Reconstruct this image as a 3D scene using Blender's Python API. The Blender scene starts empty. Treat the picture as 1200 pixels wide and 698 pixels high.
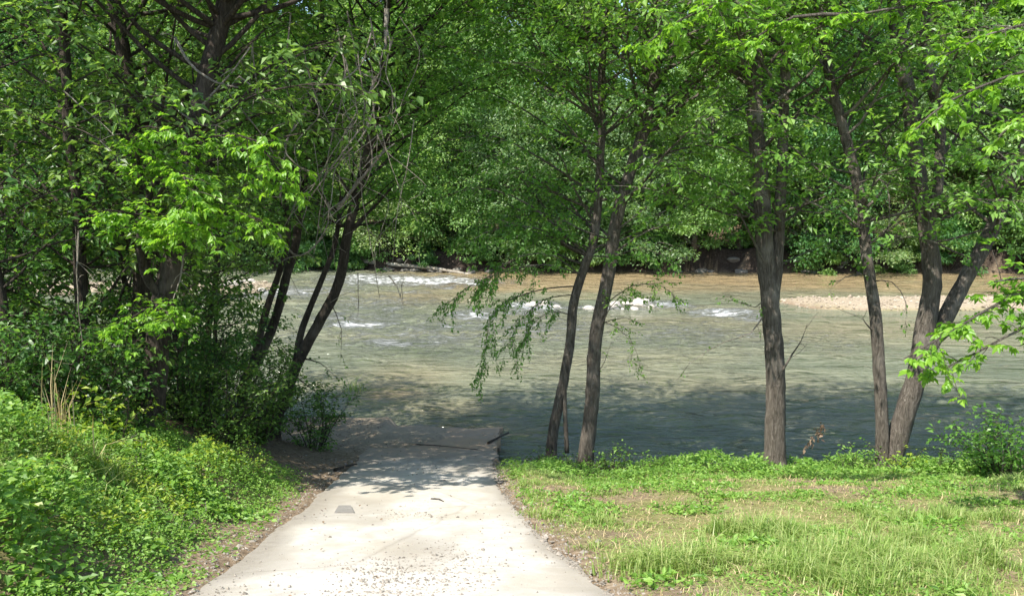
import bpy, math, random
import numpy as np
from mathutils import Vector, Matrix
R = math.radians
sc = bpy.context.scene
col = sc.collection

# ------------------------------------------------------------------ camera, sky, sun, exposure
CAM = (0.0, 0.0, 6.5)                       # eye 1.6 m above the top of the ramp, water at z = 0
PITCH = math.atan(124 / 950)
cd = bpy.data.cameras.new('camera'); cam = bpy.data.objects.new('camera', cd); col.objects.link(cam)
cam.location = CAM; cam.rotation_euler = (math.pi / 2 - PITCH, 0, 0)
cd.sensor_fit = 'HORIZONTAL'; cd.sensor_width = 36; cd.lens = 28.5; cd.clip_start = .1; cd.clip_end = 2000
sc.camera = cam
SUN_EL, SUN_H = 53, (-0.68, -0.73)          # high sun, behind the camera and to its left
sv = Vector((SUN_H[0] * math.cos(R(SUN_EL)), SUN_H[1] * math.cos(R(SUN_EL)), math.sin(R(SUN_EL))))
w = bpy.data.worlds.new('World'); sc.world = w; w.use_nodes = True
wn = w.node_tree.nodes; bg = wn['Background']
sky = wn.new('ShaderNodeTexSky'); sky.sky_type = 'NISHITA'; sky.sun_disc = False
sky.sun_elevation = R(SUN_EL); sky.sun_rotation = math.atan2(SUN_H[0], SUN_H[1])
w.node_tree.links.new(sky.outputs[0], bg.inputs[0]); bg.inputs[1].default_value = 0.15
sd = bpy.data.lights.new('sun', 'SUN'); sd.energy = 4.6; sd.angle = R(.53); sd.color = (1, .95, .87)
so = bpy.data.objects.new('sun', sd); col.objects.link(so); so.location = (-30, -20, 60)
so.rotation_euler = sv.to_track_quat('Z', 'Y').to_euler()
sc.view_settings.view_transform = 'Standard'; sc.view_settings.look = 'None'
sc.view_settings.exposure = 1.15; sc.view_settings.gamma = 1
sc.render.engine = 'CYCLES'
cy = sc.cycles
cy.max_bounces = 8; cy.diffuse_bounces = 6; cy.glossy_bounces = 3; cy.transmission_bounces = 6
cy.transparent_max_bounces = 6; cy.caustics_reflective = False; cy.caustics_refractive = False
cy.use_denoising = True

# ------------------------------------------------------------------ helpers
cp, sp_ = math.cos(PITCH), math.sin(PITCH)
def P(px, py, d):
    """photo pixel + distance along +Y -> world point"""
    dx, dy = (px - 600) / 950, (349 - py) / 950
    t = d / (cp + dy * sp_)
    return np.array([t * dx, d, CAM[2] + t * (-sp_ + dy * cp)])
def PW(px, py, z=0.0):
    """photo pixel on the horizontal plane z"""
    dx, dy = (px - 600) / 950, (349 - py) / 950
    t = (z - CAM[2]) / (-sp_ + dy * cp)
    return np.array([t * dx, t * (cp + dy * sp_), z])

def vnoise(x, y, seed=0):
    x = np.asarray(x, float); y = np.asarray(y, float)
    xi = np.floor(x).astype(np.int64); yi = np.floor(y).astype(np.int64)
    fx = x - xi; fy = y - yi; fx = fx * fx * (3 - 2 * fx); fy = fy * fy * (3 - 2 * fy)
    def h(a, b):
        n = (a * 374761393 + b * 668265263 + seed * 1274126177) & 0x7fffffff
        n = ((n ^ (n >> 13)) * 1274126177) & 0x7fffffff
        return ((n ^ (n >> 16)) & 0xffff) / 65535.0
    return (h(xi, yi) * (1 - fx) + h(xi + 1, yi) * fx) * (1 - fy) + (h(xi, yi + 1) * (1 - fx) + h(xi + 1, yi + 1) * fx) * fy
def fbm(x, y, seed=0, o=4):
    s = 0; a = .5
    for k in range(o):
        s = s + a * vnoise(x * 2 ** k, y * 2 ** k, seed + k * 7); a *= .5
    return s / (1 - .5 ** o)
def sstep(a, b, x):
    t = np.clip((np.asarray(x, float) - a) / (b - a), 0, 1); return t * t * (3 - 2 * t)
def unit(v):
    v = np.asarray(v, float); return v / (np.linalg.norm(v, axis=-1, keepdims=True) + 1e-9)

class MB:
    """collects vertices, quads and triangles, then links them as one mesh object"""
    def __init__(s): s.v = []; s.q = []; s.t = []; s.n = 0
    def add(s, v, q=None, t=None):
        v = np.asarray(v, float)
        if q is not None and len(q): s.q.append(np.asarray(q) + s.n)
        if t is not None and len(t): s.t.append(np.asarray(t) + s.n)
        s.v.append(v); s.n += len(v)
    def tube(s, pts, rad, n=6, rough=0, rng=None, cap=False):
        pts = np.asarray(pts, float); rad = np.asarray(rad, float); k = len(pts)
        tan = unit(np.gradient(pts, axis=0))
        ref = np.array([1, 0, 0.]) if abs(tan[0, 0]) < .8 else np.array([0, 1., 0])
        a = unit(np.cross(tan, ref)); b = np.cross(tan, a)
        th = np.arange(n) * 2 * math.pi / n
        rr = np.repeat(rad[:, None], n, 1)
        if rough:
            lob = 1 + rough * np.sin(th * 3 + rng.uniform(0, 6)) * .5
            rr = rr * lob[None] * (1 + rough * rng.uniform(-1, 1, (k, n)))
        ring = pts[:, None] + rr[..., None] * (np.cos(th)[None, :, None] * a[:, None] + np.sin(th)[None, :, None] * b[:, None])
        v = ring.reshape(-1, 3)
        i = np.arange(k - 1)[:, None] * n; j = np.arange(n)[None]; j2 = (j + 1) % n
        q = np.stack([i + j, i + j2, i + n + j2, i + n + j], -1).reshape(-1, 4)
        t = None
        if cap:
            v = np.vstack([v, pts[-1:] + tan[-1:] * rad[-1] * .4, pts[:1]])
            e = (k - 1) * n; J = np.arange(n); J2 = (J + 1) % n
            t = np.vstack([np.stack([e + J, e + J2, np.full(n, k * n)], -1), np.stack([J2, J, np.full(n, k * n + 1)], -1)])
        s.add(v, q, t)
    def mesh(s, name, mat, smooth=False, attrs=None):
        m = bpy.data.meshes.new(name)
        v = np.vstack(s.v) if s.v else np.zeros((0, 3))
        q = np.vstack(s.q) if s.q else np.zeros((0, 4), int); t = np.vstack(s.t) if s.t else np.zeros((0, 3), int)
        m.vertices.add(len(v)); m.vertices.foreach_set('co', v.astype(np.float32).ravel())
        m.loops.add(q.size + t.size); m.loops.foreach_set('vertex_index', np.concatenate([q.ravel(), t.ravel()]).astype(np.int32))
        m.polygons.add(len(q) + len(t))
        st = np.concatenate([np.arange(len(q)) * 4, q.size + np.arange(len(t)) * 3]).astype(np.int32)
        m.polygons.foreach_set('loop_start', st)
        m.polygons.foreach_set('use_smooth', np.full(len(st), smooth))
        for an, av in (attrs or {}).items():
            at = m.attributes.new(an, 'FLOAT', 'POINT'); at.data.foreach_set('value', np.asarray(av, np.float32).ravel())
        m.update(calc_edges=True); m.materials.append(mat); return m
    def build(s, name, mat, parent=None, smooth=False, attrs=None, loc=None):
        return link(name, s.mesh(name, mat, smooth, attrs), parent, loc)
def link(name, data, parent=None, loc=None):
    o = bpy.data.objects.new(name, data); col.objects.link(o)
    if parent is not None: o.parent = parent
    if loc is not None: o.location = loc
    return o
def tag(o, label=None, cat=None, group=None, kind=None):
    if label: o['label'] = label
    if cat: o['category'] = cat
    if group: o['group'] = group
    if kind: o['kind'] = kind
    return o
def empty(name, loc, label, cat, group=None):
    o = link(name, None, None, tuple(loc)); o.empty_display_size = .3
    return tag(o, label, cat, group)
def copy_tree(o, parent=None):
    c = o.copy(); col.objects.link(c); c.parent = parent
    for ch in o.children: copy_tree(ch, c)
    return c
def spline(pts, step=.25):
    """Catmull-Rom through the points"""
    pts = np.asarray(pts, float)
    if len(pts) < 3:
        n = max(2, int(np.linalg.norm(pts[1] - pts[0]) / step) + 1)
        return pts[0] + (pts[1] - pts[0]) * np.linspace(0, 1, n)[:, None]
    e = np.vstack([2 * pts[0] - pts[1], pts, 2 * pts[-1] - pts[-2]]); out = []
    for i in range(1, len(e) - 2):
        n = max(2, int(np.linalg.norm(e[i + 1] - e[i]) / step)); t = np.linspace(0, 1, n, endpoint=False)[:, None]
        a, b, c, d = e[i - 1], e[i], e[i + 1], e[i + 2]
        out.append(.5 * (2 * b + (c - a) * t + (2 * a - 5 * b + 4 * c - d) * t ** 2 + (3 * b - a - 3 * c + d) * t ** 3))
    out.append(pts[-1:]); return np.vstack(out)

def leaves(mb, pos, dirs, L, rng, width=.5, fold=.15, droop=.2, flat=.45, sun=None):
    """pointed leaves, folded along the midrib: 4 vertices, 2 triangles each"""
    n = len(pos); pos = np.asarray(pos); d = unit(dirs)
    up = np.tile(np.array([0, 0, 1.]), (n, 1)) + rng.normal(0, flat, (n, 3))
    s = unit(np.cross(d, up)); nn = np.cross(s, d)
    L = (np.asarray(L) * rng.uniform(.6, 1.3, n))[:, None]; W = L * width * rng.uniform(.8, 1.2, (n, 1))
    m = pos + d * L * .42
    v = np.stack([pos, m + s * W * .5 + nn * W * fold, pos + d * L - nn * L * droop, m - s * W * .5 + nn * W * fold], 1).reshape(-1, 3)
    b = np.arange(n)[:, None] * 4
    mb.add(v, None, np.concatenate([b + [[0, 1, 2]], b + [[0, 2, 3]]], 0))

# ------------------------------------------------------------------ materials
MATS = {}
class NT:
    def __init__(s, name):
        s.m = bpy.data.materials.new(name); s.m.use_nodes = True; s.t = s.m.node_tree
        s.p = s.t.nodes['Principled BSDF']; s.out = s.t.nodes['Material Output']; MATS[name] = s.m
    def n(s, typ, **k):
        nd = s.t.nodes.new('ShaderNode' + typ)
        for a, b in k.items(): setattr(nd, a, b)
        return nd
    def l(s, a, b): s.t.links.new(a, b)
    def coord(s, scale=(1, 1, 1), kind='Object'):
        c = s.n('TexCoord'); mp = s.n('Mapping'); mp.inputs['Scale'].default_value = scale
        s.l(c.outputs[kind], mp.inputs[0]); return mp.outputs[0]
    def noise(s, scale, vec=None, detail=4, rough=.6, dist=0):
        nd = s.n('TexNoise'); nd.inputs['Scale'].default_value = scale; nd.inputs['Detail'].default_value = detail
        nd.inputs['Roughness'].default_value = rough; nd.inputs['Distortion'].default_value = dist
        if vec is not None: s.l(vec, nd.inputs['Vector'])
        return nd.outputs['Fac']
    def ramp(s, fac, stops):
        r = s.n('ValToRGB'); e = r.color_ramp.elements
        while len(e) < len(stops): e.new(.5)
        for x, (p, c) in zip(e, stops):
            x.position = p; x.color = (*c, 1) if len(c) == 3 else c
        s.l(fac, r.inputs[0]); return r.outputs[0]
    def mix(s, fac, a, b, typ='MIX'):
        m = s.n('Mix', data_type='RGBA', blend_type=typ)
        for x, sock in ((fac, m.inputs[0]), (a, m.inputs[6]), (b, m.inputs[7])):
            if hasattr(x, 'is_linked'): s.l(x, sock)
            elif isinstance(x, (int, float)): sock.default_value = x
            else: sock.default_value = (*x, 1)
        return m.outputs[2]
    def math(s, op, a, b=0, clamp=False):
        m = s.n('Math', operation=op); m.use_clamp = clamp
        for x, sock in ((a, m.inputs[0]), (b, m.inputs[1])):
            if hasattr(x, 'is_linked'): s.l(x, sock)
            else: sock.default_value = x
        return m.outputs[0]
    def attr(s, name): return s.n('Attribute', attribute_name=name).outputs['Fac']
    def bump(s, h, strength=.5, dist=.05):
        b = s.n('Bump'); b.inputs['Strength'].default_value = strength; b.inputs['Distance'].default_value = dist
        s.l(h, b.inputs['Height']); s.l(b.outputs[0], s.p.inputs['Normal']); return b

def leaf_mat(name, dark, mid, light, trans=.42, rough=.5, objvar=.0, tcol=1.75):
    k = NT(name); g = k.n('NewGeometry')
    c = k.ramp(g.outputs['Random Per Island'], [(0, dark), (.5, mid), (1, light)])
    if objvar:
        oi = k.n('ObjectInfo'); hs = k.n('HueSaturation')
        hs.inputs['Hue'].default_value = .5
        k.l(k.math('ADD', k.math('MULTIPLY', oi.outputs['Random'], .07 * objvar), .5 - .035 * objvar), hs.inputs['Hue'])
        k.l(k.math('ADD', k.math('MULTIPLY', oi.outputs['Random'], -.7 * objvar), 1 + .35 * objvar), hs.inputs['Value'])
        k.l(c, hs.inputs['Color']); c = hs.outputs[0]
    k.l(c, k.p.inputs['Base Color']); k.p.inputs['Roughness'].default_value = rough
    k.p.inputs['Specular IOR Level'].default_value = .5
    t = k.n('BsdfTranslucent'); k.l(k.mix(1.0, c, (tcol * 1.05, tcol, tcol * .55), 'MULTIPLY'), t.inputs[0])
    ms = k.n('MixShader'); ms.inputs[0].default_value = trans
    k.l(k.p.outputs[0], ms.inputs[1]); k.l(t.outputs[0], ms.inputs[2]); k.l(ms.outputs[0], k.out.inputs[0]); return k.m
leaf_mat('far_leaf', (.072, .16, .040), (.125, .25, .066), (.21, .36, .135), .5, .42, .8)
leaf_mat('pale_far_leaf', (.10, .17, .065), (.17, .27, .10), (.29, .39, .19), .5, .42, .6)
leaf_mat('bank_leaf', (.07, .165, .026), (.125, .265, .042), (.20, .36, .075), .52, .42, .35)
leaf_mat('bright_leaf', (.095, .22, .02), (.155, .315, .03), (.24, .41, .05), .5, .42)
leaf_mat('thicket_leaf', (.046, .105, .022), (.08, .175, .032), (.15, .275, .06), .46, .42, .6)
leaf_mat('weed_leaf', (.085, .19, .024), (.155, .30, .045), (.26, .40, .085), .42, .5)
leaf_mat('grass_blade', (.125, .22, .04), (.225, .325, .08), (.38, .42, .17), .38, .5)
leaf_mat('yellow_leaf', (.17, .27, .02), (.24, .33, .03), (.33, .38, .06), .4, .45)
leaf_mat('dry_stalk', (.30, .22, .10), (.42, .33, .17), (.52, .43, .25), .15, .7)
leaf_mat('dead_leaf', (.07, .045, .03), (.13, .085, .05), (.24, .17, .11), .1, .7)
leaf_mat('pink_leaf', (.30, .12, .10), (.42, .19, .15), (.5, .3, .22), .3, .6)

def bark(name, c0, c1, c2, vs=(9, 9, 1.6)):
    k = NT(name); v = k.coord(vs); f = k.noise(2.9, v, 8, .78, .9)
    big = k.noise(1.1, k.coord(), 3)
    c = k.ramp(f, [(.36, c0), (.52, c1), (.68, c2)])
    c = k.mix(k.ramp(big, [(.54, (0, 0, 0)), (.70, (.6, .6, .6))]), c, tuple(min(1, x * 1.7) for x in c2))  # palest blotches: lichen and sunlit patches put into the bark colour
    k.l(c, k.p.inputs['Base Color']); k.p.inputs['Roughness'].default_value = .9
    k.p.inputs['Specular IOR Level'].default_value = .2
    k.bump(f, 1.0, .12); return k.m
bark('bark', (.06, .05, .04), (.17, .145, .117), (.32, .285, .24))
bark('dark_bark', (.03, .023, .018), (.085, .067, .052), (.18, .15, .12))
bark('pale_wood', (.20, .17, .13), (.36, .32, .26), (.5, .46, .4), (14, 14, 3))
bark('vine_wood', (.17, .145, .11), (.32, .28, .22), (.46, .41, .34), (14, 14, 3))

def ground_mat():
    k = NT('ground_soil'); o = k.coord()
    n1 = k.noise(.9, o, 6); n2 = k.noise(9, o, 5); n3 = k.noise(38, o, 3)
    soil = k.ramp(n2, [(.25, (.10, .07, .045)), (.5, (.19, .14, .092)), (.75, (.30, .235, .165))])
    sand = k.ramp(k.mix(.5, n2, n3), [(.3, (.22, .18, .125)), (.5, (.31, .255, .18)), (.7, (.40, .34, .25))])
    turf = k.ramp(k.mix(.5, n1, n2), [(.3, (.10, .13, .035)), (.5, (.17, .17, .06)), (.68, (.30, .245, .14))])
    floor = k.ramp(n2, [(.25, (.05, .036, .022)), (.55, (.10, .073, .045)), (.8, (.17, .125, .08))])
    mud_shade = k.ramp(n2, [(.3, (.022, .016, .012)), (.6, (.05, .038, .03)), (.8, (.12, .095, .075))])  # wet earth, darkened further to carry the shade under the far trees
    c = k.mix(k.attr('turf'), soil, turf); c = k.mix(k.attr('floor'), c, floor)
    c = k.mix(k.attr('sand'), c, sand); c = k.mix(k.attr('mud_shade'), c, mud_shade)
    k.l(c, k.p.inputs['Base Color']); k.p.inputs['Roughness'].default_value = .95
    k.p.inputs['Specular IOR Level'].default_value = .15
    k.bump(k.math('ADD', n2, k.math('MULTIPLY', n3, .5)), .7, .05)
ground_mat()
def concrete_mat():
    k = NT('concrete'); o = k.coord()
    n1 = k.noise(.7, o, 6, .65); n2 = k.noise(7, o, 6, .7); n3 = k.noise(60, o, 3)
    c = k.ramp(n2, [(.25, (.37, .345, .30)), (.5, (.50, .472, .418)), (.75, (.60, .572, .515))])
    c = k.mix(k.ramp(n1, [(.40, (0, 0, 0)), (.62, (.75, .75, .75))]), c, (.36, .32, .255))
    c = k.mix(k.math('MULTIPLY', k.attr('dark_tone'), k.ramp(n2, [(.2, (.5, .5, .5)), (.7, (1, 1, 1))])), c, (.205, .18, .145))
    c = k.mix(k.math('MULTIPLY', k.attr('silt'), k.ramp(n1, [(.3, (.45, .45, .45)), (.6, (1, 1, 1))])), c, (.34, .235, .145))
    cr = k.n('TexVoronoi', feature='DISTANCE_TO_EDGE'); cr.inputs['Scale'].default_value = .32
    mpv = k.n('Mix', data_type='VECTOR'); mpv.inputs[0].default_value = .12
    nv = k.n('TexNoise'); nv.inputs['Scale'].default_value = 2.2; nv.inputs['Detail'].default_value = 5; k.l(o, nv.inputs['Vector'])
    k.l(o, mpv.inputs[4]); k.l(nv.outputs['Color'], mpv.inputs[5]); k.l(mpv.outputs[1], cr.inputs['Vector'])
    crk = k.ramp(cr.outputs['Distance'], [(.0, (1, 1, 1)), (.006, (0, 0, 0))])
    c = k.mix(k.math('MULTIPLY', crk, .3), c, (.13, .11, .085))
    k.l(c, k.p.inputs['Base Color']); k.p.inputs['Roughness'].default_value = .9
    k.p.inputs['Specular IOR Level'].default_value = .25
    k.bump(k.math('ADD', k.math('MULTIPLY', n2, .6), k.math('MULTIPLY', n3, .4)), .35, .02)
concrete_mat()
def rock_mat(name, a, b, c_):
    k = NT(name); o = k.coord(); n = k.noise(3.2, o, 6, .7); oi = k.n('ObjectInfo'); g = k.n('NewGeometry')
    c = k.ramp(n, [(.28, a), (.5, b), (.75, c_)])
    c = k.mix(.45, c, k.ramp(g.outputs['Random Per Island'], [(0, a), (.5, b), (1, c_)]))
    k.l(c, k.p.inputs['Base Color']); k.p.inputs['Roughness'].default_value = .85; k.bump(n, .6, .06)
rock_mat('river_rock', (.16, .14, .115), (.34, .31, .265), (.52, .485, .43))
rock_mat('dark_rock', (.07, .06, .05), (.14, .125, .105), (.26, .235, .20))
rock_mat('gravel_stone', (.17, .135, .095), (.28, .23, .165), (.43, .37, .29))
rock_mat('ramp_gravel', (.11, .095, .075), (.20, .175, .14), (.36, .32, .27))
rock_mat('old_asphalt', (.12, .112, .10), (.20, .188, .17), (.30, .28, .25))
def water_mat():
    k = NT('river_water'); o = k.coord()
    n1 = k.noise(.16, k.coord((.55, 1.6, 1)), 5, .6, .4)
    deep = k.ramp(n1, [(.3, (.105, .120, .082)), (.5, (.150, .160, .108)), (.7, (.20, .192, .122))])
    c = k.mix(k.attr('shallow'), deep, (.225, .168, .092))
    st = k.noise(1.5, k.coord((.6, 2.2, 1)), 8, .78, 1.6); s2 = k.noise(6.0, k.coord((.5, 1.6, 1)), 4, .7, .6)
    stf = k.math('ADD', k.math('MULTIPLY', st, .85), k.math('MULTIPLY', s2, .15))
    fm = k.math('ADD', k.math('MULTIPLY', k.attr('foam'), .86), k.math('MULTIPLY', k.math('SUBTRACT', stf, .5), 4.0))
    fm = k.math('MULTIPLY', k.math('SUBTRACT', fm, .33), 2.0, True); fm = k.math('MULTIPLY', fm, k.math('MULTIPLY', k.attr('foam'), 2.2, True), True)
    c = k.mix(fm, c, (.66, .67, .64))
    k.l(c, k.p.inputs['Base Color'])
    k.l(k.math('ADD', k.math('MULTIPLY', fm, .6), .06), k.p.inputs['Roughness'])
    k.p.inputs['IOR'].default_value = 1.33
    w1 = k.noise(1.25, k.coord((.42, 1.0, 1)), 2, .5, 1.2); w2 = k.noise(5.0, k.coord((.5, 1.15, 1)), 3, .6, .7); w3 = k.noise(.55, k.coord((.5, 1.3, 1)), 2, .5, .6)
    h = k.math('ADD', k.math('ADD', k.math('MULTIPLY', w1, 1.7), k.math('MULTIPLY', w2, .36)), k.math('MULTIPLY', w3, 1.1))
    h = k.math('ADD', h, k.math('MULTIPLY', fm, .8))
    k.bump(h, 1.0, .24)
water_mat()

# ------------------------------------------------------------------ the lie of the land
RY = [-60, -12, 0, 2.5, 6.25, 10.25, 15, 22.0, 24.5, 30]
RZ = [5.4, 5.15, 4.9, 4.5, 3.3, 2.31, 1.31, 0.0, -.4, -.9]
def zr(y): return np.interp(y, RY, RZ)
def ramp_left(y): return np.interp(y, [0, 6.25, 10.25, 15, 19, 24], [-2.35, -2.53, -2.80, -3.10, -3.3, -3.4])
def ramp_right(y): return np.interp(y, [0, 4, 6.25, 8, 10.25, 12.5, 15, 21.2, 24], [1.35, 1.0, .74, .38, .06, -.2, -.38, -.3, -.3])
def zg(x, y):
    x, y = np.broadcast_arrays(np.asarray(x, float), np.asarray(y, float))
    base = zr(y); xl = ramp_left(y); xr = ramp_right(y)
    bumps = (fbm(x * .6, y * .6, 3) - .5) * .22 + (fbm(x * 2.5, y * 2.5, 9) - .5) * .06
    # grassy shelf beside the ramp that breaks off to the water
    edge = 15.9 + .5 * (vnoise(x * .45, y * 0 + 3, 5) - .5) - 1.1 * sstep(9, 16, x)
    dr = x - xr
    zR = base + .06 * sstep(0, .6, dr) + .10 * sstep(.5, 5, dr) + bumps * sstep(.1, 1.2, dr) - .30 * sstep(10.5, 15, y) * sstep(.2, 2.0, dr)
    bank = sstep(0, 2.3, y - edge)
    zR = zR * (1 - bank) + (-.75) * bank
    zR = np.where(dr < 1.0, zR - .28 * sstep(14.2, 16, y) * sstep(.0, .25, dr) * (1 - sstep(.5, 1.2, dr)), zR)
    # mound of weeds and the wooded bank on the other side
    dl = xl - x
    rise = sstep(.3, 3.2, dl) * (1 - sstep(13, 20, y)) * 1.0 + sstep(2.5, 9, dl) * .6 * (1 - sstep(18, 24, y))
    shoreL = 23.2 + .8 * (vnoise(x * .3, y * 0 + 8, 2) - .5)
    zLft = base * (1 - sstep(16, 22, y)) + (.55 - (y - 18) * .09) * sstep(16, 22, y) + rise + bumps * sstep(.1, 1, dl)
    bl = sstep(0, 3.0, y - shoreL + .8)
    zLft = zLft * (1 - bl) + (-.75) * bl
    z = np.where(dr > 0, zR, np.where(dl > 0, zLft, base - .07))
    z = z + .20 * np.exp(-((x + 2.8) / 1.3) ** 2 - ((y - 20) / 2.4) ** 2) * (.6 + .8 * fbm(x * 1.3, y * 1.3, 31)) * sstep(-.7, -2.4, x)
    # river bed, the gravel bar, the far bank and the wooded slope
    far = 65.5 + 3.2 * sstep(-2, -22, x) + .9 * (vnoise(x * .12, y * 0, 4) - .5) * 2 + 1.3 * (vnoise(x * .45, y * 0, 64) - .5) + .6 * (vnoise(x * 1.7, y * .8, 65) - .5)
    cut = sstep(9, 13, x)                                   # cut bank: steep and bare
    wdt = 2.2 - 1.6 * cut
    hill = np.interp(y, [60, 67, 70, 76, 85, 108, 135, 160, 230, 420], [1.4, 1.7, 2.1, 2.6, 4.6, 11, 19, 25, 34, 38]) + (fbm(x * .07, y * .07, 14) - .5) * 1.6 + .9 * (vnoise(x * .33, y * .25, 66) - .5)
    ff = sstep(0, 1, (y - far) / wdt)
    bed = -.75 + .2 * (fbm(x * .2, y * .2, 6) - .5)
    fz = bed * (1 - ff) + (hill + .3 * (fbm(x * .9, y * .9, 22) - .5)) * ff
    bar = .92 * sstep(13, 19, x + 3 * (vnoise(y * .4, x * 0, 12) - .5)) * sstep(42.6, 45.2, y + .5 * (vnoise(x * .5, y * 0, 3) - .5)) * (1 - sstep(48.6, 52.5, y - .04 * (x - 20)))
    bar2 = .95 * sstep(-14, -17.5, x) * sstep(49.5, 52.5, y) * (1 - sstep(56.5, 60, y))
    fz = fz + bar + bar2 + (bar + bar2) * .10 * fbm(x * 1.3, y * 1.3, 44)
    t = sstep(25, 28, y)
    return z * (1 - t) + fz * t
def zg1(x, y): return float(zg(np.array([x]), np.array([y]))[0])

def axis(segs):
    out = []
    for a, b, s in segs: out.append(np.arange(a, b, s))
    return np.concatenate(out + [np.array([segs[-1][1]])])
xs = axis([(-420, -60, 20), (-60, -16, 1.2), (-16, 17, .16), (17, 60, 1.2), (60, 420, 20)])
ys = axis([(-120, -6, 8), (-6, 3, .6), (3, 25, .16), (25, 64, .6), (64, 71, .18), (71, 72, .5), (72, 140, 2), (140, 620, 20)])
X, Y = np.meshgrid(xs, ys); X = X.ravel(); Y = Y.ravel()
Z = zg(X, Y)
def grid_quads(nx, ny):
    i = np.arange(ny - 1)[:, None] * nx + np.arange(nx - 1)[None]
    return np.stack([i, i + 1, i + nx + 1, i + nx], -1).reshape(-1, 4)
mb = MB(); mb.add(np.stack([X, Y, Z], 1), grid_quads(len(xs), len(ys)))
nn = fbm(X * .8, Y * .8, 17); dL = ramp_left(Y) - X; dR = X - ramp_right(Y)
far_ = sstep(60, 62, Y)
bars = sstep(.02, .16, Z) * ((Y > 40) & (Y < 61)) * 1.0
turf = np.clip(sstep(.1, .5, dR + nn - .5) * sstep(.62, .42, nn) * .9 + sstep(.8, 1.6, dL + (nn - .5) * 1.5) * (1 - sstep(10, 14, Y)), 0, 1) * (1 - far_)
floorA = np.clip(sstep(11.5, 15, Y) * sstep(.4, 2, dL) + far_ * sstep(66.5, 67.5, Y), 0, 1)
sand = np.clip(bars + far_ * sstep(12, 20, X) * sstep(.45, .62, fbm(X * .25, Y * .25, 55)) * .8 * sstep(1.5, 2, Z) * sstep(80, 72, Y) + sstep(.9, .1, np.abs(Z - .1)) * sstep(15, 19, Y) * sstep(26, 24, Y) * sstep(-.5, -1.5, X) * .55
               + np.exp(-((X + 3.2) / 1.5) ** 2 - ((Y - 19) / 2.3) ** 2) * .6, 0, 1)
mud_shade = np.clip(far_ * sstep(-.2, .1, Z) * sstep(70.5, 68, Y - 3.2 * sstep(-2, -22, X)) + sstep(14, 16, Y) * sstep(19, 17.5, Y) * sstep(0, .3, dR) * .8, 0, 1)  # paints tree shade onto the far bank; plain mud at the near drop-off
tag(mb.build('ground', MATS['ground_soil'], None, True, dict(turf=turf, floor=floorA, sand=sand, mud_shade=mud_shade)), kind='structure')

# ------------------------------------------------------------------ river
xs = axis([(-420, -50, 15), (-50, -24, .6), (-24, 36, .3), (36, 50, .6), (50, 420, 15)])
ys = axis([(15.5, 40, .17), (40, 68, .24), (68, 76, 1)])
X, Y = np.meshgrid(xs, ys); X = X.ravel(); Y = Y.ravel()
foam = np.zeros_like(X)
for px, py, rx, ry, a in [(475, 329, 66, 4.5, 1.0), (520, 331, 45, 4, .95), (430, 326, 40, 4, .9), (474, 343, 22, 2.2, .6), (420, 381, 34, 4, .9), (449, 401, 22, 3.2, .86),
                          (470, 404, 12, 2.5, .7), (456, 364, 16, 2, .7), (496, 370, 14, 2, .65), (558, 371, 18, 4, .95), (626, 359, 22, 4.5, 1.05), (540, 369, 14, 3, .8), (786, 357, 18, 3.5, .95), (800, 360, 20, 3, .6),
                          (850, 367, 34, 4, 1.0), (880, 372, 20, 3, .65), (700, 361, 50, 3, .7), (300, 342, 80, 6, .85), (250, 338, 60, 5, .8), (390, 372, 30, 5, .65), (960, 470, 8, 1.2, .3),
                          (1030, 432, 20, 2, .35), (510, 390, 150, 26, .5), (430, 375, 90, 20, .5), (640, 385, 130, 22, .48), (800, 392, 140, 22, .42), (440, 355, 110, 12, .5), (600, 366, 130, 9, .5), (950, 400, 130, 18, .3), (700, 420, 200, 20, .3), (560, 377, 60, 6, .42), (345, 395, 40, 14, .45)]:
    c = PW(px, py); hx = abs(PW(px + rx, py)[0] - c[0]); hy = abs(PW(px, py - ry)[1] - PW(px, py + ry)[1]) / 2
    if a > .5: hx *= 1.7; hy *= 1.5; a *= .95
    foam = np.maximum(foam, a * np.exp(-((X - c[0]) / hx) ** 2 - ((Y - c[1]) / hy) ** 2))
wob = fbm(X * .10, Y * .22, 61) - .5
shal = np.clip(sstep(44, 59, Y + wob * 14 + .12 * np.clip(X, -30, 0)) * sstep(-14, -2, X + wob * 8) * .95, 0, 1)
for px, py, rx, ry, a in [(505, 347, 70, 8, .7), (455, 464, 50, 14, .75), (520, 480, 90, 14, .45), (840, 452, 160, 22, .22), (560, 500, 80, 14, .5), (1000, 385, 200, 14, .30), (780, 375, 120, 8, .3), (470, 440, 60, 20, .3), (620, 508, 30, 8, .5)]:
    c = PW(px, py); hx = abs(PW(px + rx, py)[0] - c[0]); hy = abs(PW(px, py - ry)[1] - PW(px, py + ry)[1]) / 2
    shal = np.maximum(shal, a * np.exp(-((X - c[0]) / hx) ** 2 - ((Y - c[1]) / hy) ** 2) * np.clip(1 + wob * 1.2, 0, 1.3))
fine = (np.abs(X) < 50)
rng = np.random.default_rng(5); Zw = np.zeros_like(X)
for k in range(14):
    lam = rng.uniform(.8, 3.2); th = rng.normal(math.pi / 2, .75); q = 2 * math.pi / lam
    ph = q * (X * math.cos(th) + Y * math.sin(th)) + 3.0 * vnoise(X * .25 + k, Y * .25, k)
    Zw += .0045 * lam ** .8 * np.sin(ph) * (.4 + vnoise(X * .18, Y * .3, 90 + k))
rap = np.clip(foam, 0, 1)
Zw = Zw * (1 + 1.6 * sstep(30, 40, Y) * sstep(8, -4, X)) + rap * .40 * (fbm(X * .9, Y * 1.8, 71) - .35)
Zw *= fine
calm = sstep(0, .35, -zg(X, Y)) * .9 + .1
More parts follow.
